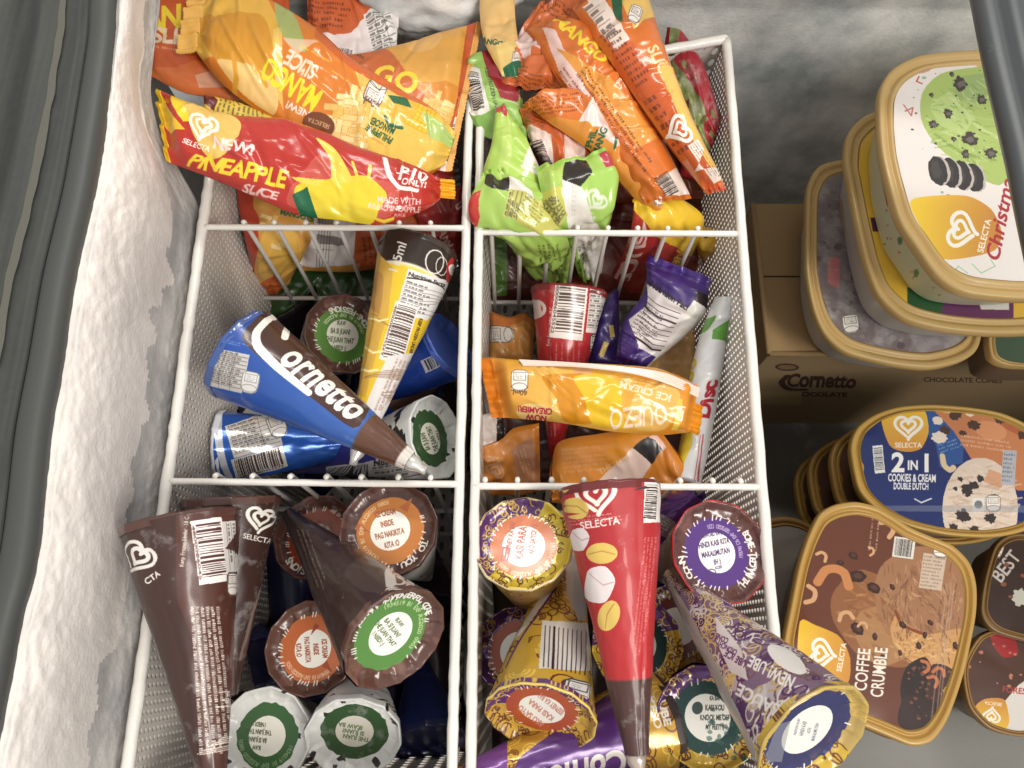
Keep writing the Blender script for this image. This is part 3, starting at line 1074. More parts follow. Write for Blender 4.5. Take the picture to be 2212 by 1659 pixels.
        if rimcol is not None:
            ths = np.linspace(0, 2 * math.pi, 97)
            path = [s.L + (s.e2 * math.cos(t) + s.e1 * math.sin(t)) * s.r * (s.rimk(math.atan2(math.sin(t), math.cos(t))) + .002) - s.a * (.0012 + .0008 * nz(math.cos(t) * 4, math.sin(t) * 4, s.sd)) for t in ths]
            v, f = tube(np.array(path), .0010, 6, cap=False)
            mesh_obj('rim_fold', [(v, f, None, 0)], [plain_c(rimcol, .3, coat=.4)], root, ctr)
        if foil_tip is not None:
            path = [s.T - s.a * .002, s.T + s.a * .004, s.T + s.a * .009, s.T + s.a * .013]
            path = [p + .0012 * np.array([nz(i, s.sd), nz(i + 5, s.sd), 0]) * (i > 0) for i, p in enumerate(path)]
            v, f = tube(np.array(path), np.array([s.tipr * 1.03, s.tipr * .9, s.tipr * .55, s.tipr * .5]), 10)
            v = v + np.array([[.0007 * nz(x[0] * 500, x[1] * 500, x[2] * 500)] * 3 for x in v])
            mesh_obj('foil_tip', [(v, f, None, 0)], [plain_c(foil_tip, .25, metal=.6)], root, ctr)
        return root
    # label helpers (angles in degrees in the picture)
    def disc(s, ring, center=(245, 240, 228), k=.72, kc=.42, wob=.02, sq=None):
        """coloured round label with a pale middle, laid in lid coordinates"""
        c = np.array([127.5, 127.5])
        def circ(rad, wb):
            return [(c[0] + rad * 127 * (1 + random.uniform(-wb, wb)) * math.cos(t), c[1] + rad * 127 * (1 + random.uniform(-wb, wb)) * math.sin(t)) for t in np.linspace(0, 2 * math.pi, 46, endpoint=False)]
        s.lc.cpoly(circ(k, wob), ring)
        s.lc.cpoly(circ(kc, 0), center)
    def ringtext(s, st, k, h, a0, a1, color, bold=1):
        """text on a ring of the lid, from lid angle a0 to a1 (canvas angles, degrees)"""
        n = len(st)
        em = h * 127 / .7
        for i, ch in enumerate(st):
            if ch == ' ':
                continue
            t = R(a0 + (a1 - a0) * i / max(n - 1, 1))
            o = np.array([127.5 + k * 127 * math.cos(t), 127.5 + k * 127 * math.sin(t)])
            sg = 1 if a1 > a0 else -1
            e1 = np.array([-math.sin(t), math.cos(t)]) * sg
            e2 = np.array([math.cos(t), math.sin(t)]) * sg
            a = GLYPH[bold, ch][1]
            s.lc.cglyph(GLYPH[bold, ch][0], o - e1 * em * a / 2, e1 * em, e2 * em, color)
    def zig(s, k, color, n=60, a0=0, a1=360):
        for t in np.linspace(a0, a1, n):
            if random.random() < .42:
                a = R(t)
                w = random.uniform(.02, .05)
                s.lc.cline([(127.5 + 127 * (k - w) * math.cos(a), 127.5 + 127 * (k - w) * math.sin(a)), (127.5 + 127 * (k + w) * math.cos(a + .03), 127.5 + 127 * (k + w) * math.sin(a + .03))], 3.2, color)

class Tub:
    """A tub with a lipped lid; lid outline given by picture points in a plane."""
    def __init__(s, outline, z, base, gx=0.0, gy=0.0, height=.07, taper=.80, lipk=.88, thick=.011, closed_n=160, pad=4):
        xs, ys = [p[0] for p in outline], [p[1] for p in outline]
        x0, y0 = np.mean(xs), np.mean(ys)
        s.zf = lambda x, y: z + gx * (x - x0) + gy * (y - y0)
        s.loop = spline([P(x, y, s.zf(x, y)) for x, y in outline], closed_n, True)
        s.cen = s.loop.mean(0)
        # outward normal of the lid
        u_, _, vt = np.linalg.svd(s.loop - s.cen)
        s.n = vt[2] if vt[2][2] > 0 else -vt[2]
        s.h, s.taper, s.lipk, s.thick = height, taper, lipk, thick
        bx, by, bX, bY = min(xs) - pad, min(ys) - pad, max(xs) + pad, max(ys) + pad
        s.box = (bx, by, bX, bY)
        # planar print sheet on the lid
        e1 = unit(P(bX, y0, s.zf(bX, y0)) - P(bx, y0, s.zf(bx, y0)))
        e1 = unit(e1 - (e1 @ s.n) * s.n)
        e2 = np.cross(e1, s.n)
        w = s.loop - s.cen
        A0, A1, B0, B1 = (w @ e1).min(), (w @ e1).max(), (w @ e2).min(), (w @ e2).max()
        s.fr = (e1, e2, A0, A1, B0, B1)
        pl = np.array([[s.cen + e1 * a + e2 * b - s.n * .002 for b in np.linspace(B0, B1, 33)] for a in np.linspace(A0, A1, 33)])
        s.c = Canvas(pl, min(640, (bX - bx) * 1.1), min(640, (bY - by) * 1.1), base)
        s.sc = None
    def ring(s, k, dn):
        return s.cen + (s.loop - s.cen) * k + s.n * dn
    def side(s, W=600, H=120, base=(200, 200, 200)):
        g = np.stack([s.ring(.955 * (1 - t) + s.taper * t, -s.thick * .8 - t * (s.h - s.thick)) for t in np.linspace(0, 1, 9)], 1)
        g = np.concatenate([g, g[:1]], 0)
        q = proj(g)
        gi, gj = np.gradient(q, axis=0), np.gradient(q, axis=1)
        s.sc = Canvas(g, W, H, base)
        # keep whichever side faces the camera
        nrm = np.cross(np.gradient(g, axis=0), np.gradient(g, axis=1))
        out = g - s.cen
        sg = np.sign((nrm * out).sum(-1))
        face = ((nrm * sg[..., None]) * (CAM - g)).sum(-1) > 0
        s.sc.bad = np.where(face, 0, 1e9)
        s.mir = np.median(s.sc.det[face]) < 0 if face.any() else False
        return s.sc
    def build(s, label, group=None, lidcol=(200, 166, 106), bodymat=None, rough=.42, frost=.12, name='ice_cream_tub', labelrough=.3, labelfrost=.12):
        ctr = s.cen - s.n * s.h
        root = thing(name, label, 'ice cream tub', ctr, group)
        n = len(s.loop)
        prof = [(.945, -s.thick), (.99, -s.thick), (1.0, -s.thick * .8), (1.0, -.0022), (.994, -.0006), (.985, 0), (.955, 0), (.945, -.0008), (.935, -.0030), (.925, -.0036), (.915, -.0030), (.905, -.0008), (s.lipk + .012, -.0004), (s.lipk + .004, -.0012), (s.lipk, -.0026), (s.lipk - .03, -.0027)]
        g = np.stack([s.ring(a, b) for a, b in prof], 1)
        lm = plain('gold_lid_plastic', lidcol, rough, frost=frost, coat=.15, fscale=45, bump=.08, bscale=160)
        mesh_obj('lid_rim', [(g, grid_faces(n, len(prof), wrap=True), None, 0)], [lm], root, ctr)
        ks = [s.lipk - .006, s.lipk - .05, .7, .45, .2, .0]
        g = np.stack([s.ring(a, -.0022) + s.n * 0 for a in ks], 1)
        g = g + s.n * np.array([[.0008 * nz(p[0] * 45, p[1] * 45, 3) for p in r] for r in g])[..., None]
        e1, e2, A0, A1, B0, B1 = s.fr
        w = g - s.cen
        uv = np.stack([((w @ e1) - A0) / (A1 - A0), 1 - ((w @ e2) - B0) / (B1 - B0)], -1)
        mesh_obj('lid_label', [(g, grid_faces(n, len(ks), wrap=True), uv, 0)], [printed('printed_label', s.c.image('print'), labelrough, labelfrost, 0, .3, bump=.08, bscale=60, fscale=50)], root, ctr)
        if s.sc is not None:
            bodymat = printed('printed_tub', s.sc.image('print'), .4, .15, 0, .15, bump=.05)
        g = np.stack([s.ring(.955 * (1 - t) + s.taper * t, -s.thick * .8 - t * (s.h - s.thick)) for t in np.linspace(0, 1, 9)], 1)
        g = np.concatenate([g, g[:1]], 0)
        bot = np.stack([s.ring(s.taper * k, -s.h + s.thick * .2) for k in (1, .5, 0)], 1)
        mesh_obj('tub_body', [(g, grid_faces(n + 1, 9), grid_uv(n + 1, 9), 0), (bot, grid_faces(n, 3, wrap=True), None, 0)], [bodymat], root, ctr)
        return root


# ------------------------------------------------------------------ film packs
OR, DOR, YEL, PALE = (226, 122, 36), (208, 84, 30), (240, 186, 40), (250, 214, 196)
BRN, RED, LIME, WHT, DGR = (96, 40, 22), (196, 40, 34), (164, 208, 76), (244, 236, 230), (30, 92, 56)
CREAM, TAN = (246, 214, 140), (238, 196, 110)
def zback(y, d=.330):
    """highest z that keeps a picture row behind the rear dividers"""
    return .55 - d / math.tan(math.atan((CY - y) / F) + TILT)
def weave(c, pts, n, ang, size=26, colors=((246, 206, 120), (240, 190, 96), (250, 218, 140))):
    """basket weave of short slats"""
    for _ in range(n):
        x, y = random.choice(pts)
        x += random.uniform(-1, 1) * size * 1.1
        y += random.uniform(-1, 1) * size * .9
        a = ang + random.choice((0, 90))
        c.rect(x, y, size * 1.25, size * .55, a, (216, 156, 66))
        c.rect(x, y, size * 1.18, size * .46, a, random.choice(colors))
def mango(c, x, y, r, ang=0):
    c.ell(x, y, r, r * .72, ang, (244, 196, 30))
    f = c.loc(x, y, ang)
    for k in range(-3, 4):
        c.line([f(-r * .8, k * r * .2), f(0, k * r * .2 + r * .05), f(r * .8, k * r * .2)], 1.6, (226, 150, 16))
        c.line([f(k * r * .24, -r * .6), f(k * r * .24 + 2, 0), f(k * r * .24, r * .6)], 1.6, (226, 150, 16))

# --- rear left compartment, lowest first
p = Pack([(512, 408, -.045), (516, 455, -.055), (530, 520, zback(520) - .014), (548, 600, zback(600) - .012), (578, 640, zback(640) - .012)],
         [(680, 415, -.045), (678, 470, -.05), (672, 520, zback(520) - .014), (640, 580, zback(580) - .012), (622, 612, zback(612) - .012)], (226, 158, 60), .010, .002)
p.c.poly([(500, 400), (545, 400), (560, 480), (556, 540), (548, 590), (560, 640), (530, 640), (500, 520)], (206, 62, 36))
p.c.blob([(570, 500), (640, 500), (650, 560), (600, 610), (560, 590)], (240, 184, 70))
weave(p.c, [(580, 480), (600, 520)], 8, 20, 20)
p.c.text('MANGOES', 640, 470, 11, 14, DGR, 2)
p.c.poly([(560, 610), (600, 590), (610, 630), (580, 650)], (222, 100, 40))
p.build('mango_ice_pack', "crumpled yellow mango pack with a red edge behind the wires of the left rear divider", 'frozen bar packs in the rear left compartment', seals=())
p = Pack([(640, 440, -.055), (760, 432, -.055), (880, 440, -.06), (985, 450, -.06)],
         [(652, 585, zback(585) - .012), (760, 588, zback(588) - .012), (840, 575, zback(575) - .012), (930, 560, zback(560) - .012)], (206, 92, 40), .009, .0018)
p.c.poly([(640, 430), (775, 430), (780, 600), (650, 600)], (238, 230, 226))
p.c.nutri(700, 520, 40, 130, 4, rows=3, cols=5)
p.c.micro(812, 540, 60, 60, 85, BRN, 5)
p.c.micro(880, 535, 50, 50, 85, BRN, 4)
p.c.poly([(640, 572), (780, 566), (780, 600), (640, 600)], (224, 156, 60))
p.build('mango_ice_pack', 'orange pack with a large white label seen through the wires of the left rear divider', 'frozen bar packs in the rear left compartment')
p = Pack([(888, 412, -.05), (950, 405, -.045), (1000, 402, -.045)], [(920, 560, zback(560) - .012), (965, 565, zback(565) - .012), (995, 560, zback(560) - .012)], (176, 40, 36), .012, .0016)
p.c.text('APPLE', 955, 525, 16, 78, (240, 200, 190), 2)
p.c.text('0', 985, 448, 22, 80, (240, 210, 200), 2)
p.build('pineapple_ice_pack', 'dark red pack in the shade right behind the left rear divider', 'frozen bar packs in the rear left compartment')
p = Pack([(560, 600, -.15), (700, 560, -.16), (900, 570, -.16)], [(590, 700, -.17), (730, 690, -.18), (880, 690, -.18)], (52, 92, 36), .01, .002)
p.build('melon_ice_pack', 'dark green pack lying deep in the left basket under the rear packs', 'frozen bar packs in the rear left compartment')
p = Pack([(660, -60, .0), (760, -60, .0), (870, -50, .0)], [(670, 100, .0), (760, 150, .0), (850, 172, .0)], (220, 96, 40), .008, .002)
p.c.poly([(680, 74), (760, 70), (800, 20), (862, 0), (885, 100), (850, 180), (670, 150)], (238, 226, 222))
p.c.nutri(832, 95, 60, 150, -14, rows=12, cols=2)
p.c.barcode(728, 115, 80, 34, 14)
p.c.micro(712, 30, 90, 60, 4, BRN, 5)
p.build('mango_ice_pack', "orange pack showing a white panel with a printed grid beside the frost heap", 'frozen bar packs in the rear left compartment')
p = Pack([(322, -50, .012), (430, -60, .012), (620, -60, .0)], [(318, 160, .012), (400, 200, .010), (520, 222, .006), (640, 262, .0)], (214, 88, 34), .008, .0014)
p.c.poly([(310, 155), (420, 130), (640, 180), (640, 270), (500, 225), (380, 195)], (224, 108, 44))
p.c.text('MANGO', 372, 60, 50, 4, (248, 216, 30), 2, sx=.85, jit=4)
p.c.text('SLICE', 386, 96, 34, 4, (246, 214, 180), 2, sx=1.0, jit=3)
p.c.micro(380, 108, 110, 10, 6, (246, 206, 120), 1)
p.c.poly([(480, 185), (520, 175), (640, 250), (600, 260), (540, 240)], (160, 196, 120))
p.c.poly([(420, 160), (500, 150), (500, 190), (430, 190)], (244, 200, 180), .6)
p.build('mango_ice_pack', 'orange red mango pack at the far left tucked half under the frosted wall', 'frozen bar packs in the rear left compartment', seals=[(0, 14, (220, 90, 36))])
p = Pack([(640, 70, .004), (700, 88, .010), (760, 118, .012), (870, 95, .012), (950, 70, .012), (1030, 48, .010)],
         [(640, 260, .004), (740, 300, .008), (830, 340, .010), (900, 360, .010), (938, 366, .010), (962, 370, .008)], (228, 142, 44), .010, .0016)
p.c.poly([(700, 60), (880, 90), (1040, 40), (1040, 200), (860, 180), (720, 140)], (234, 166, 60))
p.c.poly([(690, 65), (780, 100), (900, 190), (1000, 300), (990, 320), (860, 220), (740, 140), (680, 90)], (216, 104, 44))
p.c.text('GO', 850, 190, 44, 16, (248, 214, 40), 2)
weave(p.c, [(955, 235), (930, 215), (975, 260), (965, 290)], 26, 25, 22)
p.c.poly([(1012, 40), (1040, 40), (1010, 240), (965, 380), (938, 380), (985, 230)], (210, 86, 34))
p.c.poly([(984, 250), (1006, 250), (976, 372), (950, 372)], (240, 226, 214))
p.c.barcode(975, 312, 100, 22, 107, frame=False)
p.c.micro(770, 110, 60, 22, 30, BRN, 2)
p.c.micro(990, 215, 50, 9, 105, BRN, 1)
p.c.ell(915, 85, 40, 26, -15, (240, 184, 100), .8)
p.build('mango_ice_pack', "orange mango pack with a clear crimped corner and a barcode down its right edge", 'frozen bar packs in the rear left compartment', seals=[(1, 12, (236, 176, 96), .0)])
# the big one, printed upside down as it lies
p = Pack([(446, -8, .030), (500, -50, .032), (560, -14, .032), (680, 58, .030), (760, 128, .028), (860, 188, .024), (940, 238, .022), (986, 288, .018)],
         [(424, 112, .030), (470, 172, .028), (545, 232, .026), (640, 288, .022), (740, 344, .018), (830, 388, .014), (896, 398, .010), (962, 356, .010)], (228, 122, 26), .014, .0020, 18, bar=(.10, .93))
c = p.c
c.poly([(380, -60), (560, -40), (600, 40), (612, 180), (560, 190), (470, 120), (390, 110)], (236, 176, 50))
c.blob([(430, 40), (560, 30), (590, 100), (600, 170), (520, 175), (450, 110)], (222, 148, 24))
c.blob([(470, 130), (560, 150), (600, 200), (590, 250), (520, 200)], (244, 196, 110))
c.line([(505, 120), (512, 170), (508, 215)], 14, (232, 160, 40))
c.line([(540, 130), (560, 160), (575, 185)], 10, (232, 160, 40))
c.poly([(590, 60), (610, 60), (612, 240), (596, 200)], (246, 206, 100), .7)
c.blob([(600, -10), (640, 40), (660, 110), (620, 90), (596, 40)], (150, 190, 110), .8)
c.poly([(610, 80), (690, 90), (640, 118)], (244, 206, 180), .7)
c.text('MANGO', 640, 164, 44, 213, (250, 222, 20), 2, width=142, jit=5)
c.text('SLICE', 658, 126, 32, 213, (250, 218, 190), 2, width=76, jit=4)
c.micro(688, 118, 90, 9, 26, (250, 210, 60), 1)
c.micro(770, 190, 130, 9, 36, (250, 210, 120), 1)
c.text('NEW!', 646, 230, 15, 205, (250, 226, 214), 2)
c.poly([(760, 130), (860, 190), (985, 290), (985, 330), (850, 330), (700, 330), (720, 240), (780, 190)], (240, 190, 74))
weave(c, [(755, 215), (735, 250), (770, 240), (720, 275), (760, 280), (790, 205), (790, 260), (730, 300), (775, 310)], 60, 10, 26)
c.poly([(870, 205), (985, 280), (985, 350), (880, 372), (800, 350), (790, 270), (820, 220)], (242, 192, 70))
mango(c, 905, 250, 44, 28)
c.ell(868, 232, 34, 28, 10, (240, 178, 40))
c.poly([(838, 205), (880, 212), (890, 234), (850, 222)], (40, 104, 60))
c.poly([(910, 240), (985, 300), (975, 320), (930, 300)], (170, 206, 110), .9)
c.line([(832, 252), (842, 270), (868, 276)], 8, (40, 104, 60), smooth=12)
c.text('PHILIPPINE', 823, 284, 14, 210, DGR, 2, width=64)
c.text('MANGOES', 830, 266, 14, 208, DGR, 2, width=58)
c.micro(818, 306, 40, 8, 28, (206, 70, 44), 1)
c.jar(812, 196, 42, 54, 205)
c.text('60mL', 803, 216, 13, 205, (110, 60, 40), 1)
c.poly([(690, 60), (760, 122), (870, 185), (990, 270), (990, 290), (860, 205), (750, 140), (680, 80)], (216, 96, 30))
c.ell(688, 270, 36, 28, 20, (126, 62, 26))
c.text('SELECTA', 690, 262, 9, 200, (220, 170, 120), 1)
p.build('mango_ice_pack', 'large glossy orange mango pack printed upside down on top of the rear left pile', 'frozen bar packs in the rear left compartment', seals=[(0, 34, (244, 190, 96), .003)], rough=.2)
p = Pack([(348, 196, .052), (409, 222, .057), (498, 250, .060), (612, 258, .060), (698, 285, .058), (777, 319, .056), (880, 355, .051), (950, 386, .044)],
         [(369, 352, .052), (453, 384, .054), (558, 428, .054), (641, 463, .051), (743, 477, .049), (825, 485, .047), (916, 455, .044), (950, 432, .041)], (200, 44, 32), .014, .0019, 18)
c = p.c
c.poly([(340, 190), (400, 205), (400, 280), (370, 290), (345, 260)], (238, 192, 30))
c.blob([(400, 205), (470, 235), (520, 265), (505, 310), (470, 345), (440, 330), (410, 270)], (236, 190, 84))
c.poly([(378, 205), (430, 215), (410, 262), (395, 262)], (248, 214, 20))
c.brand(440, 270, 66, 20)
c.text('NEW!', 502, 328, 24, 10, (248, 220, 214), 2, jit=4)
c.text('PINEAPPLE', 508, 381, 38, 13, (248, 214, 30), 2, sx=.86, jit=4)
c.text('SLICE', 560, 424, 22, 12, (244, 200, 190), 2)
c.micro(530, 424, 110, 8, 22, (244, 190, 180), 1)
c.blob([(700, 330), (780, 380), (860, 400), (840, 470), (700, 470), (620, 440), (640, 390)], (224, 110, 90), .55)
c.blob([(640, 402), (720, 386), (760, 380), (800, 384), (836, 420), (820, 452), (800, 486), (700, 486), (650, 470)], (232, 204, 30))
c.blob([(684, 300), (720, 318), (744, 352), (760, 390), (720, 392), (712, 340)], (244, 208, 60))
c.poly([(628, 382), (700, 388), (690, 402), (650, 396)], (244, 208, 60))
for q in ((762, 350, 774, 388), (800, 356, 796, 392)):
    c.line([(q[0], q[1]), (q[2], q[3])], 7, (240, 206, 50))
c.poly([(632, 424), (664, 404), (690, 480), (650, 470)], (16, 100, 60))
c.line([(832, 342), (842, 380), (866, 404), (900, 412)], 10, (248, 232, 226), smooth=14)
c.text('P10', 890, 388, 29, 8, (252, 238, 230), 2, shear=.15)
c.line([(858, 372), (884, 378)], 2.6, (252, 238, 230))
c.text('ONLY!', 894, 402, 13, 10, (252, 238, 230), 2)
c.text('MADE WITH', 862, 440, 14, 4, (244, 208, 200), 1, sx=.85)
c.text('REAL PINEAPPLE', 852, 456, 13, 5, (244, 208, 200), 1, sx=.85)
c.text('JUICE', 864, 468, 7, 4, (244, 208, 200), 1)
c.line([(800, 470), (830, 480), (850, 472)], 5, (236, 206, 40))
p.build('pineapple_ice_pack', "red pineapple pack with a splashing yellow slice across the front of the rear left pile", 'frozen bar packs in the rear left compartment', seals=[(0, 12, (238, 190, 30), .0), (1, 34, (236, 178, 40), .0, (.05, .95))], rough=.24)
p = Pack([(440, 205, .022), (520, 222, .022), (600, 258, .022)], [(440, 262, .022), (520, 290, .022), (600, 320, .022)], (226, 190, 60), .006, .001)
p.c.nutri(512, 250, 120, 120, 104, (228, 194, 60), rows=11)
p.c.poly([(430, 180), (470, 215), (462, 240), (430, 220)], (110, 30, 24))
p.build('pineapple_ice_pack', "yellow pack showing only a printed table between the mango and pineapple packs", 'frozen bar packs in the rear left compartment')

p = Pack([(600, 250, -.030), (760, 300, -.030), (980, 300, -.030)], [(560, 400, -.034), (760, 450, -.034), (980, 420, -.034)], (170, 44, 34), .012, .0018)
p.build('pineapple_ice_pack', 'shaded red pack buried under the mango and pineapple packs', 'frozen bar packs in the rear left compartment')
# --- rear right compartment
G = 'frozen bar packs in the rear right compartment'
p = Pack([(1448, 60, -.012), (1475, 70, -.012), (1520, 140, -.012), (1560, 260, -.02)], [(1430, 240, -.03), (1440, 300, -.03), (1470, 330, -.03), (1525, 345, -.03)], (124, 134, 70), .008, .003)
p.c.poly([(1470, 60), (1500, 110), (1540, 160), (1562, 240), (1545, 330), (1525, 300), (1520, 230), (1480, 160), (1455, 130)], (182, 44, 56))
p.c.poly([(1450, 190), (1490, 215), (1480, 290), (1440, 280)], (110, 52, 50))
p.c.speckle(30, (150, 164, 90), 9)
p.build('melon_ice_pack', 'frosty green and red pack standing in the far right corner of the right basket', G, frost=.55, seals=[(0, 10, (176, 50, 60))])
p = Pack([(1470, 270, -.03), (1510, 262, -.03), (1530, 330, -.04)], [(1470, 380, -.05), (1510, 390, -.05), (1530, 380, -.05)], (176, 34, 36), .008, .002)
p.c.poly([(1505, 330), (1540, 300), (1540, 400), (1510, 390)], LIME)
p.build('melon_ice_pack', 'small red and lime pack squeezed against the right side panel below the frosty corner pack', G)
p = Pack([(1040, -60, .02), (1036, 20, .02), (1046, 90, .018), (1085, 165, .012)], [(1115, -60, .02), (1112, 20, .02), (1118, 80, .018), (1130, 170, .012)], (238, 190, 110), .005, .0016)
p.c.text('MANGOES', 1064, 98, 11, 12, DGR, 2)
p.c.poly([(1060, 108), (1130, 100), (1140, 180), (1080, 180)], (242, 204, 110))
p.c.jar(1118, 130, 22, 36, 8)
p.c.poly([(1086, 148), (1130, 138), (1130, 165), (1092, 172)], (30, 110, 70))
p.build('mango_ice_pack', "pale yellow strip of a toothed mango pack at the right basket's rear left corner", G, seals=[(0, 10, (240, 196, 110))])
p = Pack([(1008, 130, .004), (1040, 112, .006), (1085, 112, .004), (1112, 120, .0)], [(1012, 250, .0), (1040, 290, .0), (1080, 305, .0), (1140, 310, .0)], (150, 196, 84), .007, .0022)
p.c.poly([(1030, 100), (1120, 100), (1120, 220), (1080, 210), (1055, 160)], (168, 36, 46))
p.c.poly([(1066, 110), (1120, 110), (1110, 180), (1080, 160)], (70, 76, 40))
p.c.poly([(1000, 150), (1036, 150), (1062, 250), (1040, 260), (1012, 250)], (226, 222, 210))
p.c.barcode(1028, 200, 94, 30, 80, frame=False)
p.c.text('KEEP FROZEN UNDER -18 C', 1064, 215, 8, 76, (60, 70, 40), 1)
p.c.poly([(1015, 250), (1090, 220), (1140, 300), (1060, 310)], (120, 170, 60))
p.build('melon_ice_pack', "green and red melon pack with a barcode at the right basket's rear left edge", G, seals=[(0, 8, (150, 200, 90))])
p = Pack([(1150, 22, .012), (1105, 108, .010), (1082, 182, .006)], [(1300, -20, .014), (1310, 110, .012), (1290, 220, .006)], (222, 104, 40), .012, .003, 22)
p.c.poly([(1095, 105), (1130, 62), (1160, 92), (1240, 130), (1262, 170), (1220, 190), (1180, 140), (1130, 120)], (240, 206, 200))
p.c.micro(1165, 200, 120, 90, 22, BRN, 10)
p.c.micro(1205, 20, 110, 40, 24, BRN, 4)
p.c.poly([(1148, 105), (1210, 130), (1200, 175), (1140, 150)], (222, 104, 40))
p.build('mango_ice_pack', "crinkled orange pack with rows of brown print and a white fold, rear right pile", G, seals=[(0, 10, (220, 110, 50))])
p = Pack([(1140, 60, .022), (1190, 150, .022), (1280, 280, .018), (1390, 430, .004)], [(1260, 30, .028), (1345, 160, .028), (1430, 300, .022), (1490, 420, .006)], (226, 112, 34), .014, .0026, 20)
c = p.c
c.poly([(1170, 60), (1200, 70), (1330, 300), (1300, 300), (1215, 170)], (240, 200, 190))
c.poly([(1200, 100), (1330, 180), (1420, 300), (1380, 320), (1280, 200)], (236, 150, 50))
c.text('MANGO', 1245, 92, 26, 40, (248, 212, 30), 2, shear=.2)
c.micro(1330, 260, 260, 34, 55, BRN, 3)
c.micro(1250, 220, 160, 40, 55, BRN, 4)
c.blob([(1360, 110), (1385, 130), (1400, 180), (1370, 160)], (236, 200, 60))
c.poly([(1420, 390), (1470, 360), (1490, 420), (1450, 440)], (240, 220, 206))
c.barcode(1440, 400, 60, 40, 60, frame=False)
p.build('mango_ice_pack', 'long orange pack slanting down in the middle of the rear right pile', G, rough=.22, seals=[(1, 12, (222, 120, 40))])
p = Pack([(1236, 20, .036), (1330, 150, .040), (1420, 280, .036), (1520, 412, .018)], [(1390, -50, .036), (1436, 110, .040), (1498, 270, .036), (1566, 402, .020)], (224, 108, 30), .016, .0018, 14, bar=(.05, .9))
c = p.c
c.poly([(1230, -20), (1300, -20), (1340, 60), (1390, 120), (1500, 300), (1560, 400), (1530, 420), (1440, 290), (1330, 160)], (216, 88, 28))
c.poly([(1255, -10), (1300, -10), (1360, 84), (1330, 110), (1290, 60)], (240, 216, 200))
c.nutri(1305, 50, 34, 110, -38, (240, 216, 200), rows=6)
c.micro(1352, 120, 44, 150, -34, BRN, 10)
c.micro(1440, 270, 30, 150, -34, BRN, 7)
c.poly([(1320, -30), (1400, -40), (1420, 50), (1370, 60)], (240, 188, 80))
c.poly([(1318, -20), (1345, -20), (1345, 50), (1325, 30)], DGR)
c.jar(1372, 30, 26, 40, 20)
c.text('SLICE', 1416, 140, 26, 62, (250, 206, 150), 2, sx=.9, jit=4)
c.poly([(1440, 130), (1500, 260), (1560, 390), (1545, 395), (1470, 260), (1425, 150)], (240, 184, 80))
c.heart(1470, 280, 62, 62)
c.poly([(1470, 300), (1500, 310), (1560, 390), (1545, 402), (1500, 360)], (222, 104, 32), .0)
c.rect(1524, 350, 100, 26, 56, (240, 224, 208))
c.micro(1524, 350, 92, 20, 56, (120, 60, 40), 4)
p.build('mango_ice_pack', "long orange pack with a pale heart and the letters SLICE by the right side panel", G, rough=.2, seals=[(1, 10, (206, 90, 50))])
p = Pack([(1120, 232, .006), (1190, 238, .008), (1270, 280, .006), (1330, 330, .0)], [(1150, 320, .0), (1190, 370, .0), (1250, 405, -.004), (1330, 410, -.012)], (216, 92, 34), .010, .0024)
p.c.poly([(1140, 270), (1190, 290), (1195, 390), (1150, 340)], (240, 208, 196))
p.c.barcode(1166, 335, 70, 40, 66, frame=False)
p.c.poly([(1218, 270), (1262, 290), (1262, 380), (1220, 370)], (242, 204, 190))
p.c.micro(1290, 330, 80, 36, 70, BRN, 4)
p.c.micro(1160, 256, 60, 30, 24, BRN, 4)
p.build('mango_ice_pack', 'orange pack with two pale bands and a barcode above the lime packs', G)
p = Pack([(1138, 222, .020), (1180, 196, .022), (1262, 200, .022), (1340, 258, .018), (1410, 340, .008), (1470, 420, -.006)],
         [(1150, 238, .020), (1190, 268, .020), (1270, 322, .016), (1320, 372, .010), (1380, 440, -.006), (1420, 480, -.016)], (232, 142, 40), .013, .0024, 18)
c = p.c
c.poly([(1130, 190), (1250, 190), (1300, 215), (1260, 262), (1180, 262), (1140, 240)], (228, 112, 34))
c.micro(1205, 225, 110, 44, -8, BRN, 5)
c.poly([(1290, 210), (1345, 250), (1300, 276), (1250, 262)], (246, 222, 214))
c.poly([(1330, 240), (1390, 310), (1330, 320), (1290, 285)], (240, 200, 186))
c.text('PHIL', 1284, 300, 15, -70, DGR, 2)
c.text('MANG', 1302, 308, 15, -70, DGR, 2)
c.line([(1326, 322), (1330, 300), (1346, 290)], 7, (30, 96, 56))
mango(c, 1380, 330, 36, 50)
c.poly([(1410, 320), (1440, 345), (1430, 372), (1400, 350)], DGR)
mango(c, 1440, 410, 34, 50)
c.blob([(1365, 335), (1400, 345), (1420, 380), (1390, 370)], (186, 208, 100))
c.jar(1425, 425, 24, 40, 20)
p.build('mango_ice_pack', "orange mango pack with a white crimp and printed cut fruit above the lime packs", G, rough=.22, seals=[(0, 10, (228, 130, 50))])
p = Pack([(1070, 236, .008), (1062, 310, .012), (1046, 360, .012), (1040, 402, .008)], [(1092, 236, .008), (1140, 310, .012), (1168, 370, .012), (1180, 440, .002)], (172, 212, 80), .010, .0016)
p.c.poly([(1060, 225), (1095, 225), (1095, 252), (1070, 246)], (200, 60, 60))
p.c.poly([(1080, 240), (1100, 260), (1090, 420), (1070, 420)], (186, 216, 96))
p.c.heart(1155, 350, 50, 70, (226, 226, 214))
p.build('melon_ice_pack', 'bright lime pack standing up with its bare end toward the rear', G, rough=.32)
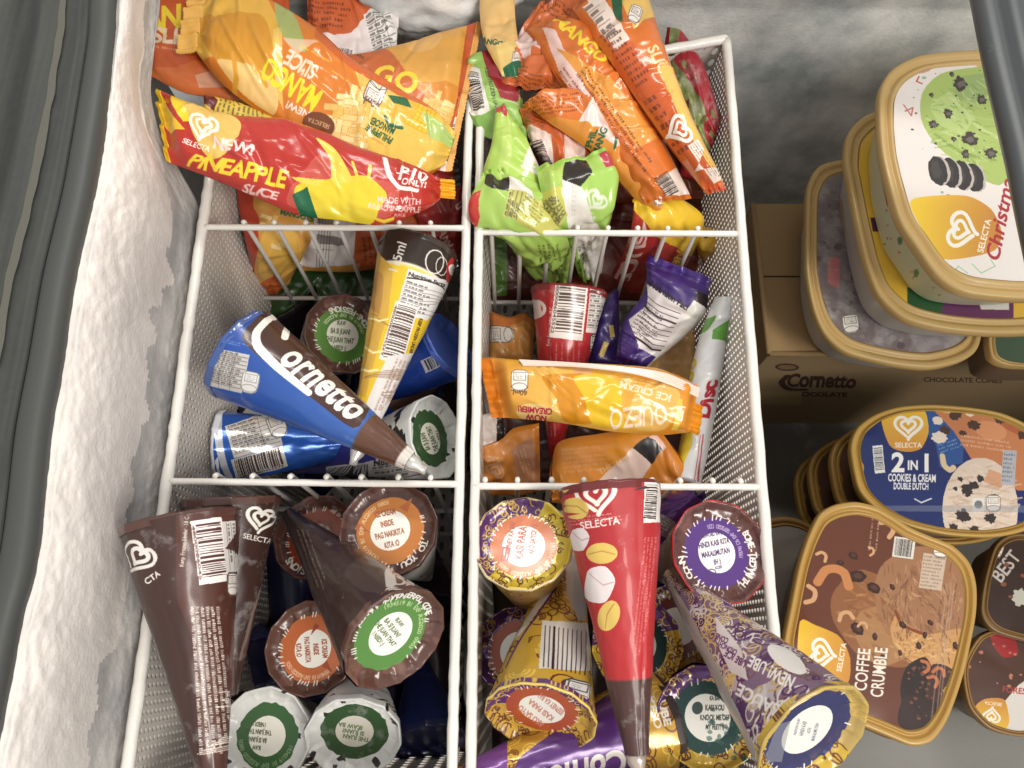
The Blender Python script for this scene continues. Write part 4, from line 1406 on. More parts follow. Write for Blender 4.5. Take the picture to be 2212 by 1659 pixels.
p = Pack([(1042, 378, .018), (1012, 440, .016), (1024, 488, .004), (1090, 520, -.02), (1120, 560, zback(560) - .014), (1150, 604, zback(604) - .014)],
         [(1112, 372, .018), (1168, 402, .016), (1200, 460, .008), (1228, 520, -.02), (1236, 570, zback(570) - .014), (1230, 612, zback(612) - .014)], (166, 204, 84), .008, .0030, 24, bar=(.2, .9))
c = p.c
c.poly([(1050, 372), (1100, 388), (1098, 412), (1062, 410), (1046, 396)], (46, 40, 34))
c.poly([(1098, 385), (1120, 390), (1150, 420), (1180, 480), (1150, 470), (1098, 412)], (238, 230, 216))
c.poly([(1005, 430), (1040, 410), (1036, 470), (1022, 490)], (206, 52, 40))
c.poly([(1120, 420), (1190, 440), (1210, 500), (1150, 500), (1100, 460)], (206, 202, 90))
c.nutri(1112, 442, 60, 40, -76, (206, 204, 100), rows=4)
c.micro(1150, 452, 60, 44, 40, (70, 80, 30), 6)
c.micro(1190, 560, 70, 50, 80, (60, 84, 30), 5)
p.build('melon_ice_pack', 'lime pack with a black square and a red end hooked over the middle rail', G, rough=.24, seals=[(0, 8, (172, 214, 90))])
p = Pack([(1160, 372, .022), (1168, 410, .020), (1184, 470, .004), (1218, 530, zback(530) - .014), (1262, 606, zback(606) - .014)],
         [(1312, 330, .022), (1336, 380, .020), (1328, 440, .006), (1312, 510, zback(510) - .014), (1300, 590, zback(590) - .014)], (164, 208, 84), .010, .0030, 24, bar=(.1, .9))
c = p.c
c.poly([(1150, 330), (1240, 330), (1260, 350), (1180, 420)], (176, 214, 90))
c.poly([(1220, 352), (1266, 342), (1280, 372), (1254, 402), (1214, 388)], (44, 38, 32))
c.poly([(1212, 386), (1256, 404), (1280, 470), (1330, 600), (1270, 600), (1220, 450)], (238, 232, 222))
c.micro(1240, 440, 8, 90, 0, (206, 200, 190), 8)
c.brand(1290, 430, 48, 40, (226, 234, 206))
c.poly([(1165, 420), (1212, 400), (1225, 470), (1190, 480)], (206, 204, 80))
c.nutri(1192, 455, 50, 60, -30, (206, 206, 90), rows=7)
c.poly([(1290, 330), (1340, 345), (1350, 372), (1310, 360)], (198, 60, 76))
c.micro(1252, 560, 60, 44, 74, (60, 84, 30), 4)
p.build('melon_ice_pack', "glossy lime pack with a black square, a white seam and a pale heart", G, rough=.2, seals=[(0, 10, (170, 214, 90)), ])
p = Pack([(1370, 440, -.005), (1362, 500, -.025), (1340, 560, zback(560) - .014), (1300, 628, zback(628) - .014)], [(1432, 404, .0), (1520, 470, -.02), (1490, 560, zback(560) - .014), (1424, 645, zback(645) - .014)], (198, 48, 38), .012, .0018)
c = p.c
c.poly([(1360, 440), (1435, 400), (1500, 445), (1540, 492), (1400, 488)], (246, 196, 30))
c.text('SLICE', 1352, 556, 36, 118, (246, 206, 196), 2, sx=.85)
c.text('NEW', 1438, 610, 14, 120, (246, 206, 196), 2)
c.text('PINE', 1462, 545, 20, 118, (244, 196, 40), 2)
p.build('pineapple_ice_pack', 'red pineapple pack with a shiny yellow end behind the wires of the right rear divider', G, rough=.2, seals=[(0, 8, (246, 200, 40))])
p = Pack([(1500, 505, zback(505) - .02), (1506, 540, zback(540) - .02), (1520, 570, zback(570) - .02)], [(1540, 500, zback(500) - .02), (1568, 530, zback(530) - .02), (1552, 566, zback(566) - .02)], (238, 184, 40), .008, .002)
p.build('pineapple_ice_pack', 'torn yellow corner of a pack below the rail next to the right side panel', G)

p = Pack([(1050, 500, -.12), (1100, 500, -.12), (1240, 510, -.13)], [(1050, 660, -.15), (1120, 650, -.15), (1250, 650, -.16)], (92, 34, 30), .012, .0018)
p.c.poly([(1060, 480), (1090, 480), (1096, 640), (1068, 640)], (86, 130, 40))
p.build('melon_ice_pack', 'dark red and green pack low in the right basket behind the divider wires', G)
p = Pack([(1240, 420, -.10), (1380, 420, -.10), (1570, 420, -.10)], [(1240, 640, -.15), (1380, 650, -.15), (1560, 640, -.15)], (120, 44, 28), .012, .0018)  # filler pack, orange film darkened to stand in for shade
p.build('mango_ice_pack', 'added dark orange brown pack at the bottom of the rear right pile', G)
p = Pack([(1130, 250, -.05), (1300, 200, -.05), (1500, 190, -.05)], [(1140, 440, -.07), (1300, 440, -.07), (1520, 430, -.07)], (130, 52, 26), .012, .0018)  # added filler; its orange is darkened in place of shade
p.build('mango_ice_pack', 'added dark orange pack buried in the middle of the rear right pile', G)
# --- middle right compartment
G = 'frozen bar packs in the middle right compartment'
p = Pack([(1060, 672, -.12), (1100, 684, -.12), (1135, 676, -.12), (1156, 700, -.12)], [(1050, 800, -.13), (1090, 800, -.13), (1150, 800, -.13)], (236, 160, 72), .012, .0018)
p.c.poly([(1050, 670), (1160, 670), (1160, 715), (1060, 705)], (222, 124, 52))
p.c.jar(1082, 722, 34, 56, 270)
p.build('cheese_ice_pack', 'small orange pack with a calorie tablet standing left of the red paper cone', G)
p = Pack([(1312, 636, -.11), (1292, 690, -.11), (1270, 790, -.12)], [(1336, 622, -.11), (1338, 700, -.11), (1340, 800, -.12)], (58, 36, 116), .007, .0014)
p.c.rect(1322, 715, 10, 26, -8, (226, 190, 80))
p.c.rect(1304, 755, 12, 34, 22, (226, 190, 80))
p.build('purple_ice_pack', 'narrow purple pack with two yellow dashes wedged beside the red paper cone', G)
p = Pack([(1380, 740, -.12), (1440, 700, -.12), (1500, 690, -.12)], [(1380, 830, -.12), (1440, 830, -.12), (1500, 830, -.12)], (226, 176, 104), .012, .0014)
p.build('cheese_ice_pack', 'pale peach pack lying under the purple pack with the printed table', G)
p = Pack([(1396, 566, -.055), (1392, 630, -.065), (1344, 700, -.085), (1330, 782, -.10)], [(1532, 618, -.050), (1522, 680, -.06), (1470, 735, -.08), (1392, 796, -.10)], (70, 42, 128), .013, .0018, 16)
c = p.c
c.poly([(1396, 612), (1490, 668), (1430, 770), (1380, 752), (1358, 690), (1396, 660)], (232, 222, 220))
c.text('Nutrition Facts', 1446, 646, 13, 34, (40, 30, 36), 2, width=108)
for k in range(9):
    c.line([(1396 - k * 3 + 2, 640 + k * 11), (1424 - k * 2, 660 + k * 12), (1470 - k * 5, 678 + k * 10)], 1.6 if k not in (2, 8) else 4, (60, 48, 52))
c.micro(1400, 700, 60, 70, 32, (70, 56, 60), 8)
c.poly([(1484, 668), (1504, 640), (1528, 668), (1420, 790), (1398, 790)], (240, 234, 226))
c.poly([(1504, 628), (1534, 640), (1526, 664), (1500, 648)], (34, 26, 30))
c.micro(1342, 740, 50, 60, 30, (120, 90, 170), 7)
p.build('purple_ice_pack', "purple pack with a white printed table and a ribbed white seam", G, seals=[(0, 14, (74, 46, 134), .004)])
p = Pack([(1544, 642, -.045), (1524, 692, -.05), (1504, 752, -.06), (1490, 811, -.065), (1478, 900, -.07), (1458, 1046, -.075)], [(1582, 640, -.045), (1579, 692, -.05), (1569, 752, -.055), (1559, 811, -.06), (1551, 860, -.06), (1532, 967, -.062), (1512, 1050, -.065)], (222, 224, 224), .016, .0012, 8, bar=(.02, .98))
c = p.c
c.poly([(1520, 690), (1548, 680), (1530, 712), (1512, 722)], (92, 164, 52))
c.poly([(1540, 712), (1576, 690), (1570, 740), (1538, 732)], (92, 164, 52))
c.text('Disc', 1541, 864, 34, -76, (188, 30, 44), 2)
c.text('GO', 1500, 800, 26, -78, (228, 186, 20), 2)
c.poly([(1480, 880), (1500, 870), (1496, 960), (1470, 1040), (1455, 1040)], (232, 204, 40))
c.line([(1520, 940), (1512, 1000), (1508, 1040)], 2, (190, 40, 50))
c.line([(1514, 940), (1506, 1000), (1502, 1040)], 1.2, (190, 40, 50))
p.build('white_ice_pack', 'slim white pack with green leaves and red letters standing against the right side panel', G, rough=.25)
p = Pack([(1062, 772, -.030), (1180, 782, -.028), (1300, 786, -.028), (1420, 796, -.030), (1506, 832, -.034)], [(1090, 902, -.036), (1200, 912, -.032), (1320, 932, -.032), (1420, 940, -.034), (1490, 934, -.036)], (232, 164, 40), .017, .0018, 16, bar=(.08, .92))
c = p.c
c.grad([(0, (228, 136, 30)), (.08, (234, 160, 44)), (.3, (240, 186, 76)), (.62, (238, 172, 50)), (.8, (230, 146, 30)), (1, (228, 136, 24))])
c.ell(1258, 800, 19, 34, 0, (232, 170, 110))
c.blob([(1170, 815), (1215, 808), (1272, 812), (1290, 880), (1280, 915), (1220, 912), (1200, 860)], (224, 142, 14))
c.blob([(1240, 815), (1300, 808), (1338, 830), (1345, 900), (1355, 925), (1280, 915), (1262, 860)], (238, 190, 20))
c.blob([(1380, 840), (1440, 820), (1470, 860), (1440, 925), (1380, 930), (1360, 890)], (240, 200, 110), .6)
c.jar(1122, 822, 36, 46, 2)
c.text('60mL', 1121, 843, 11, 184, (100, 60, 30), 1)
c.ell(1153, 892, 38, 20, 4, (246, 206, 120))
c.text('CREAMIER!', 1156, 881, 12, 186, (196, 34, 60), 2, sx=.9)
c.text('NOW', 1159, 897, 12, 186, (196, 34, 60), 2)
c.text('ICE CREAM', 1396, 838, 15, 196, (250, 226, 190), 2, width=116)
c.text('QUEZO', 1378, 880, 40, 175, (250, 222, 190), 1, width=124, jit=4)
c.micro(1398, 826, 110, 12, 12, (250, 216, 170), 2)
c.poly([(1464, 862), (1475, 862), (1462, 930), (1450, 930)], (236, 196, 60))
p.build('cheese_ice_pack', 'yellow orange stick ice cream pack lying across the middle right compartment, printed upside down', G, rough=.22, seals=[(0, 26, (226, 130, 24), .004), (1, 26, (230, 146, 30), .0, (.4, 1))])
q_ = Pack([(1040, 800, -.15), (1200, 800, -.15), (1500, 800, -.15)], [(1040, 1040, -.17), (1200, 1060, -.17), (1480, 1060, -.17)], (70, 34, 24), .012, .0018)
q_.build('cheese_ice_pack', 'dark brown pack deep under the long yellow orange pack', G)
# the long fin seam along the upper edge
fin = spline([P(1120, 776, -.018), P(1240, 783, -.014), P(1360, 793, -.012), P(1440, 806, -.014), P(1512, 838, -.024)], 60)
low = spline([P(1130, 790, -.016), P(1240, 792, -.012), P(1360, 806, -.010), P(1440, 828, -.012), P(1508, 858, -.022)], 60)
g = np.stack([fin * (1 - t) + low * t + np.array([0, 0, .0009 * (k % 2)]) for k, t in enumerate(np.linspace(0, 1, 11))], 1)
mesh_obj('fin_seal', [(g, grid_faces(60, 11), None, 0), (g - np.array([0, 0, .0008]), grid_faces(60, 11, flip=True), None, 0)], [plain_c((246, 212, 196), .35)], bpy.data.objects[[o.name for o in bpy.data.objects if o.get('label', '').startswith('yellow orange stick')][0]], tuple(bpy.data.objects[[o.name for o in bpy.data.objects if o.get('label', '').startswith('yellow orange stick')][0]].location))
p = Pack([(1036, 968, -.06), (1082, 950, -.06), (1110, 925, -.058), (1164, 914, -.056)], [(1036, 1060, -.09), (1080, 1070, -.095), (1120, 1070, -.095), (1168, 1060, -.09)], (232, 138, 46), .008, .0014)
c = p.c
c.poly([(1080, 955), (1110, 925), (1166, 912), (1160, 935), (1120, 960), (1085, 975)], (232, 138, 28))
c.poly([(1105, 975), (1150, 945), (1166, 1000), (1166, 1060), (1120, 1060)], (196, 130, 86))
c.heart(1070, 1015, 40, 200, (232, 176, 130))
c.text('SELECTA', 1062, 985, 9, 184, (232, 176, 130), 1)
c.micro(1134, 1000, 60, 24, 70, (230, 190, 150), 3)
p.build('cheese_ice_pack', 'orange pack with a folded upper crimp at the front left of the middle right compartment', G, seals=[(0, 4, (226, 132, 40))])
p = Pack([(1036, 900, -.055), (1062, 888, -.055), (1086, 880, -.055)], [(1036, 985, -.07), (1062, 980, -.07), (1090, 970, -.07)], (238, 224, 214), .004, .001)
p.c.poly([(1070, 870), (1095, 870), (1095, 990), (1072, 965)], (36, 32, 30))
p.build('cheese_ice_pack', 'pack end with a white panel and a black band beside the middle rail', G)
p = Pack([(1190, 1050, -.075), (1204, 958, -.062), (1290, 938, -.058), (1340, 930, -.052), (1372, 916, -.048), (1420, 926, -.048), (1462, 980, -.052), (1502, 1042, -.062)],
         [(1192, 1085, -.085), (1230, 1090, -.088), (1300, 1092, -.088), (1350, 1092, -.088), (1400, 1092, -.088), (1440, 1092, -.088), (1480, 1092, -.088), (1506, 1085, -.085)], (234, 142, 42), .010, .0016, 12)
c = p.c
c.poly([(1330, 935), (1372, 910), (1425, 925), (1400, 960), (1330, 1010), (1290, 1030)], (234, 144, 20))
c.poly([(1418, 928), (1460, 975), (1512, 1050), (1400, 1050), (1410, 990)], (226, 130, 20))
c.poly([(1366, 968), (1400, 942), (1434, 972), (1408, 1004)], (28, 24, 26))
c.poly([(1364, 966), (1408, 1004), (1350, 1090), (1270, 1090), (1290, 1040)], (242, 210, 194))
c.poly([(1412, 934), (1440, 966), (1432, 974), (1402, 944)], (246, 206, 190))
c.micro(1270, 990, 110, 60, -6, (236, 170, 110), 6)
c.text('THE WAY', 1330, 1008, 12, -28, (240, 186, 140), 1)
p.build('cheese_ice_pack', "orange pack with a black square and a pale seam before the long yellow pack", G, seals=[(1, 8, (222, 110, 20))])

# ------------------------------------------------------------------ cones
BRC, BRL = (66, 39, 33), (90, 55, 45)
GLD, PUR, LIN = (206, 160, 44), (92, 48, 112), (104, 52, 40)
def script(c, x, y, h, ang, col_=(240, 238, 228), back=(74, 44, 38), width=None, grow=0):
    """big brush lettering with a dark shadow round it"""
    f = c.loc(x, y, ang)
    w = width or h * 4
    c.blob([f(-w * .56, h * .2), f(-w * .52, -h * 1.15), f(-w * .25, -h * 1.2), f(w * .2, -h * .95), f(w * .52, -h * .85), f(w * .58, h * .12), f(w * .2, h * .25), f(-w * .2, h * .3)], back)
    c.text('ornetto', *f(w * .15, h * .02), h * .96, ang, col_, 2, shear=.18, width=w * .76, track=.03)
    pts = [f(-w * .30, -h * .62), f(-w * .36, -h * .95), f(-w * .48, -h * .80), f(-w * .50, -h * .25), f(-w * .42, h * .10), f(-w * .2, h * .20), f(w * .12, h * .19)]
    c.line(pts, h * .24, col_, smooth=30)
def brown_lid(k, ring, words, ang, ink, inner=(244, 240, 228), tk=.72):
    k.lc.speckle(26, (126, 84, 70), 16, wob=.5, alpha=.5)
    k.disc(ring, inner, tk, tk * .56, .03)
    k.zig(tk, (238, 232, 220), 70)
def words(k, x, y, ang, rows, ink, h=14, gap=1.5):
    """rows: (text, scale) stacked down from the middle"""
    f = k.lc.loc(x, y, ang)
    tot = sum(r[1] for r in rows) * h * gap
    v = -tot / 2
    for st, sc in rows:
        v += h * sc * gap
        k.lc.text(st, *f(0, v - h * .42), h * sc * .78, ang, ink, 2 if h > 12 else 1, sx=.53, jit=4)
JUAN = [('IKAW', .9), ('BA SI JUAN?', 1.0), ('THE JUAN THAT', 1.0), ('I NEED? :)', .9)]
INSIDE = [('ICE CREAM', 1), ('INSIDE', 1), ('PAG NAKIKITA', 1), ('KITA :O', 1)]
EXP = '1934519 B1 EXP AUG2020 0805'
def rays(k, x, y, d, ang, ink):
    f = k.lc.loc(x, y, ang)
    for s_ in (-1, 1):
        k.lc.poly([f(s_ * d * .62, -d * .34), f(s_ * d * .42, -d * .52 if s_ > 0 else -d * .05), f(s_ * d * .86, -d * .70)] if s_ > 0 else [f(-d * .92, -d * .20), f(-d * .80, -d * .36), f(-d * .50, -d * .02)], ink)

GB = 'ice cream cones in the front left compartment'
def buried(where, rows):
    """added lower layer of dark cones, put in so the gaps look shaded"""
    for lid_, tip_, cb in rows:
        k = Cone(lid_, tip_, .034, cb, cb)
        k.build('added dark cone under the upper layer in the ' + where, 'added dark cones in the ' + where, frost=.05)
BKB, NAV, BKR = (52, 34, 30), (26, 30, 78), (60, 24, 26)  # sleeve colours of the added layer, darkened to read as shade
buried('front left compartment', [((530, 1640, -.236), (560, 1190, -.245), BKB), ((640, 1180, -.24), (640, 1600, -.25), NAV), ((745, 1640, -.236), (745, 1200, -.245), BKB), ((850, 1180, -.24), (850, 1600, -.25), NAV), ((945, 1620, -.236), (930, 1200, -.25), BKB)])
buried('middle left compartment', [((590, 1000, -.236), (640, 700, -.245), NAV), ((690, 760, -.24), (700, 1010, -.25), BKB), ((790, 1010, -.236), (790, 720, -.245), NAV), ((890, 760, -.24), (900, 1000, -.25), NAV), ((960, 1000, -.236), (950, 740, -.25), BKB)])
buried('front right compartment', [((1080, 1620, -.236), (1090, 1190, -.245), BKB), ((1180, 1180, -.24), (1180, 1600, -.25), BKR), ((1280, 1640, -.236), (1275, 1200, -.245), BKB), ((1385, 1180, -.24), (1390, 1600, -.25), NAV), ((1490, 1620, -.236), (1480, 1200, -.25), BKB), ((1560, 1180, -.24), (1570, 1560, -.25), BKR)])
# --- front left, lowest first
k = Cone((925, 1600, -.16), (900, 1400, -.2), .032, (34, 44, 112), (40, 44, 90))
k.build('dark blue cone lying deep in the gap at the right of the front left compartment', GB)
k = Cone((455, 1570, -.17), (520, 1430, -.24), .032, (74, 50, 46), (180, 170, 164))
k.build('shadowed brown cone deep under the large brown cone at the front left', GB)
# white cow spot cone with lid tipped down
COW = (234, 234, 230)
k = Cone((764, 1590, -.055), (800, 1400, -.135), .034, COW, COW, seam=40)
k.c.grad([(0, COW), (.34, COW), (.36, (52, 46, 128)), (1, (46, 42, 120))], axis=1)
k.c.poly([(716, 1520), (776, 1505), (780, 1545), (740, 1570), (690, 1572)], (196, 30, 34))
k.c.heart(748, 1532, 40, -8, (244, 214, 206))
k.c.jar(818, 1540, 46, 56, 12)
k.c.speckle(16, (30, 28, 34), 7, (.2, 0, .9, .33))
k.c.nutri(862, 1520, 30, 90, 8, rows=5)
k.lc.speckle(16, (40, 38, 44), 12, wob=.5)
k.disc((44, 84, 40), (222, 216, 200), .70, .40, .04)
for r_, tx in ((0, 'IKAW BA'), (1, 'SI JUAN?'), (2, 'THE JUAN')):
    k.lc.text(tx, 756 + r_ * 6, 1574 + r_ * 13, 9, 190, (96, 120, 70), 2)
k.build("white cone with black flecks and a red badge at the bottom left", GB, lidfrost=.5, frost=.2)
k = Cone((572, 1592, -.06), (700, 1540, -.2), .034, COW, (222, 222, 218), facets=11)
k.lc.speckle(14, (44, 40, 44), 11, wob=.5)
k.disc((48, 96, 42), (240, 236, 222), .66, .40, .05)
words(k, 552, 1590, 186, JUAN, (58, 66, 40), 13, 1.35)
k.ringtext(EXP, .53, .09, 200, 350, (130, 160, 110))
k.build('white flecked cone with a green label, upright at the bottom left corner', GB, lidfrost=.2)
# orange lids
k = Cone((672, 1400, -.06), (770, 1420, -.2), .034, (120, 100, 92), (98, 62, 50), facets=13)
k.c.doodle(30, [(196, 186, 176)], 26, 4)
brown_lid(k, (202, 104, 54), None, 0, None)
words(k, 668, 1402, 86, INSIDE, (170, 70, 40), 14, 1.35)
rays(k, 668, 1402, 62, 86, (170, 70, 40))
k.ringtext(EXP, .56, .09, 230, 330, (234, 180, 140))
k.build('brown cone with an orange label in the middle of the front left compartment', GB, lidfrost=.18, pleat=.0016)
k = Cone((682, 1160, -.075), (790, 1250, -.22), .034, (60, 36, 30), (98, 58, 46), facets=10)
k.lc.speckle(20, (130, 82, 66), 18, alpha=.6)
k.disc((176, 70, 36), (214, 196, 176), .72, .36, .03)
k.zig(.72, (244, 236, 224), 90)
k.ringtext('CONE-FESSIONS', .72, .16, 215, 320, (244, 236, 224), 2)
words(k, 690, 1138, 88, INSIDE, (120, 50, 30), 10, 1.3)
k.build('brown cone with a rust red label half hidden behind a dark cone tip', GB, lidfrost=.05, lidrough=.22)
k = Cone((840, 1142, -.002), (925, 1245, -.16), .0345, (170, 166, 160), (78, 46, 38), facets=12)
k.c.doodle(40, [(60, 50, 46), (220, 216, 208)], 30, 5)
k.lc.speckle(26, (110, 70, 58), 20, alpha=.5)
k.disc((204, 118, 40), (244, 240, 228), .70, .415, .015)
k.zig(.70, (240, 230, 214), 40, 150, 290)
words(k, 836, 1139, -13, INSIDE, (170, 84, 44), 16, 1.45)
rays(k, 836, 1139, 78, -13, (186, 92, 40))
k.ringtext('1934519 B1 EXP AUG2020 0805', .56, .085, -70, 80, (236, 196, 140))
k.ringtext('TO YOU, MY', .72, .13, 200, 280, (244, 236, 224), 2)
k.build("brown cone with an orange label and white note right under the left middle divider", GB, lidfrost=.08)
k = Cone((500, 1082, -.012), (500, 1500, -.035), .034, BRC, BRL, seam=-150)
k.c.brand(566, 1118, 66, 12, (238, 234, 224))
k.c.line([(590, 1160), (560, 1280), (520, 1420)], 9, (150, 138, 128), .6)
k.build("brown cone with a white heart and frosted wide end behind the large brown cone", GB, frost=.55)
# green lid cone lying with its lid to the viewer
k = Cone((852, 1378, .045), (622, 1108, -.060), .0345, (62, 40, 34), (96, 60, 49), facets=14, seam=60)
k.c.blob([(745, 1235), (800, 1195), (880, 1215), (930, 1262), (860, 1280), (780, 1275)], (104, 92, 86), .35)
k.c.heart(862, 1250, 60, 40, (206, 198, 188), .09)
for o_ in (0, 10, 20):
    k.c.micro(668 + o_, 1215, 150, 6, 70, (170, 160, 148), 1)
k.lc.speckle(30, (140, 94, 78), 18, alpha=.5)
k.disc((88, 146, 62), (250, 248, 240), .73, .44, .025)
k.zig(.73, (240, 240, 230), 70, -60, 240)
words(k, 846, 1372, 52, JUAN, (96, 120, 70), 15, 1.35)
k.ringtext('1934519 B1 EXP AUG2020 0903', .58, .09, 60, 210, (190, 214, 150))
k.ringtext('COMMIT TO WONDERFUL CONE', .73, .12, 20, 150, (236, 236, 226), 2)
k.build("brown cone lying with its green label forward and its dark tip pointing back left", GB, lidfrost=.12, frost=.35, pleat=.0016)
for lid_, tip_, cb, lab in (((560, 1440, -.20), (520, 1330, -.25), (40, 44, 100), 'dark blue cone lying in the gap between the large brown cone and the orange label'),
                            ((760, 1300, -.22), (700, 1200, -.26), (70, 46, 40), 'added brown cone buried in the middle of the front left compartment'),
                            ((930, 1330, -.21), (930, 1180, -.26), (44, 36, 44), 'added dark cone along the middle rail of the front left compartment'),
                            ((690, 1560, -.22), (640, 1450, -.26), (36, 40, 96), 'added dark blue cone deep between the two white flecked cones')):
    k = Cone(lid_, tip_, .034, cb, cb)  # mostly filler cones, added so the gaps between the others stay dark
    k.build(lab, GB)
# large brown cone in front
k = Cone((392, 1128, .046), (462, 1690, .030), .0365, (68, 40, 34), BRL, seam=-28, tipr=.007)
c = k.c
c.poly([(380, 1100), (520, 1100), (510, 1300), (495, 1640), (440, 1640), (415, 1380), (385, 1300)], (88, 49, 39))
c.barcode(454, 1190, 140, 68, 82, (90, 50, 50), (246, 240, 234), .07, '4800086045')
c.text('Keep Frozen Under -18 C', 402, 1170, 9, -84, (232, 222, 210), 1, width=110)
c.nutri(499, 1180, 110, 30, 84, (220, 214, 206), rows=3)
c.jar(503, 1262, 22, 50, 0)
for r_ in range(6):
    c.micro(416 + r_ * 12 + 10, 1470, 320, 8, 86 - r_ * .5, (232, 222, 210), 1, .9, .95, .05)
c.text('110 ml', 496, 1510, 9, -86, (236, 228, 216), 2)
c.heart(300, 1200, 78, 28, (236, 232, 224))
c.text('CTA', 334, 1252, 13, -36, (236, 232, 224), 2)
c.poly([(440, 1640), (500, 1640), (500, 1720), (440, 1720)], (84, 46, 38))
k.build('large brown cone with a white barcode lying over the left rim, tip toward the viewer', GB, frost=.38)

# --- middle left
GM = 'ice cream cones in the middle left compartment'
BL, BLD = (38, 82, 176), (24, 40, 120)
k = Cone((700, 940, -.13), (938, 824, -.075), .031, (26, 36, 110), (30, 40, 90), tipr=.0065)
k.c.grad([(0, BLD), (.55, (34, 70, 168)), (.66, (34, 70, 168)), (.67, (104, 64, 40)), (1, (90, 54, 36))], axis=1)
k.build('blue cone whose brown tip points up to the right beneath the yellow cone', GM, foil_tip=(214, 206, 196))
k = Cone((548, 905, -.10), (660, 960, -.2), .031, BLD, (20, 26, 44))
k.disc((16, 22, 40), (176, 174, 164), .84, .50, .01)
k.lc.text('15', 552, 880, 16, 80, (30, 30, 40), 2)
k.build("dark blue cone lid with a pale middle, half covered by the big lettered blue cone", GM, frost=.3)
k = Cone((968, 745, -.05), (720, 910, -.12), .030, (30, 70, 176), (60, 90, 180))
k.c.barcode(955, 775, 90, 30, -24, (60, 60, 80), (200, 204, 214))
k.build('shiny blue foil cone poking out right of the yellow cone', GM, rough=.18, metal=.35, frost=0)
k = Cone((940, 945, -.045), (640, 1012, -.125), .0335, COW, (214, 216, 212), facets=11, seam=120)
k.c.grad([(0, (222, 222, 218)), (.27, (222, 222, 218)), (.285, (50, 44, 140)), (1, (34, 32, 110))], axis=1)
k.c.speckle(26, (34, 32, 36), 14, (.15, .02, .9, .24), .5)
k.c.nutri(858, 1016, 130, 56, -8, (206, 204, 204), rows=5)
k.c.text('Nutrition Facts', 866, 1000, 12, -7, (40, 36, 46), 2, width=118)
k.c.barcode(756, 1025, 100, 44, -6, (50, 50, 60), (200, 200, 200))
k.c.line([(840, 1005), (850, 985), (880, 975)], 3, (180, 180, 220))
k.lc.speckle(12, (44, 40, 44), 12, wob=.5)
k.disc((46, 84, 44), (226, 222, 206), .68, .38, .05)
words(k, 938, 948, 250, JUAN, (70, 90, 50), 13, 1.3)
k.build("white flecked cone with a dark blue body and green label facing the middle rail", GM, lidfrost=.25)
k = Cone((482, 968, -.075), (850, 955, -.09), .031, (34, 90, 190), (210, 214, 224), seam=100)
c = k.c
c.nutri(548, 940, 110, 74, -16, (222, 218, 212), rows=9, cols=2)
c.jar(598, 920, 36, 50, -22, (90, 90, 100), (232, 230, 224))
c.barcode(560, 1000, 116, 46, -16, (80, 60, 56), (226, 222, 216), .06, '48000860455972')
c.poly([(462, 900), (480, 895), (505, 1035), (490, 1036)], (206, 210, 220))
k.build('metallic blue cone with a white table and barcode lying at the lower left', GM, rough=.2, metal=.3, frost=.12)
k = Cone((744, 722, -.06), (640, 800, -.20), .0345, (120, 114, 108), (92, 58, 47), facets=11)
k.c.doodle(30, [(70, 56, 50), (190, 184, 176)], 26, 5)
k.lc.speckle(30, (140, 96, 82), 20, alpha=.5)
k.disc((84, 138, 50), (240, 236, 222), .70, .40, .03)
k.zig(.70, (238, 236, 224), 50, 180, 420)
words(k, 738, 724, 6, JUAN, (86, 116, 60), 14, 1.35)
k.ringtext('1934519 B1 EXP AUG2020', .56, .09, 165, 30, (206, 224, 180))
k.ringtext('CONE-FESSIONS', .73, .14, 150, 60, (238, 236, 224), 2)
k.build('brown cone with a green label standing behind the blue cone with big lettering', GM, lidfrost=.22, pleat=.0015)
k = Cone((904, 548, -.012), (774, 968, -.008), .0322, (236, 190, 24), (60, 44, 34), seam=-60, tipr=.006)
c = k.c
c.grad([(0, (52, 36, 28)), (.14, (52, 36, 28)), (.15, (240, 230, 210)), (.17, (238, 196, 24)), (.8, (238, 190, 24)), (1, (232, 184, 60))], axis=1)
c.poly([(800, 580), (850, 580), (838, 680), (790, 860), (760, 860)], (222, 170, 54))
c.blob([(805, 590), (830, 600), (820, 680), (800, 690)], (196, 140, 60))
c.nutri(912, 640, 92, 96, 17, (230, 226, 222), rows=8, title=1)
c.barcode(862, 720, 132, 52, 106, (96, 70, 60), (230, 226, 220), .05, '4800086045569')
c.text('KEEP FROZEN UNDER -18 C', 893, 735, 7, 107, (60, 40, 30), 2, width=100)
c.poly([(838, 770), (892, 784), (812, 930), (776, 920)], (226, 218, 212))
for r_ in range(6):
    c.micro(833 + r_ * 8, 835 + r_ * 2, 130, 7, 114, (150, 110, 90), 1, .7, .8, .1)
c.text('115ml', 868, 560, 20, -72, (220, 214, 206), 1)
c.line([(940 + 20 * math.cos(t), 565 + 26 * math.sin(t)) for t in np.linspace(0, 6.28, 16)], 3, (232, 226, 216))
c.line([(955 + 13 * math.cos(t), 575 + 20 * math.sin(t)) for t in np.linspace(0, 6.28, 12)], 2, (232, 226, 216))
c.blob([(985, 550), (1000, 570), (990, 610), (968, 610), (968, 570)], (196, 40, 36))
c.heart(984, 584, 26, 20)
for q in ((812, 690), (800, 760), (790, 800)):
    c.line([(q[0] - 20, q[1]), (q[0] + 8, q[1] + 4), (q[0] + 26, q[1])], 4, (250, 230, 150))
k.build("yellow cone with a dark rim and a printed table, tip down", GM, frost=.06, rough=.28, foil_tip=(226, 222, 216), lidfrost=.5)
k = Cone((522, 765, .036), (884, 996, .030), .0345, BL, (60, 90, 160), seam=70, tipr=.0062)
c = k.c
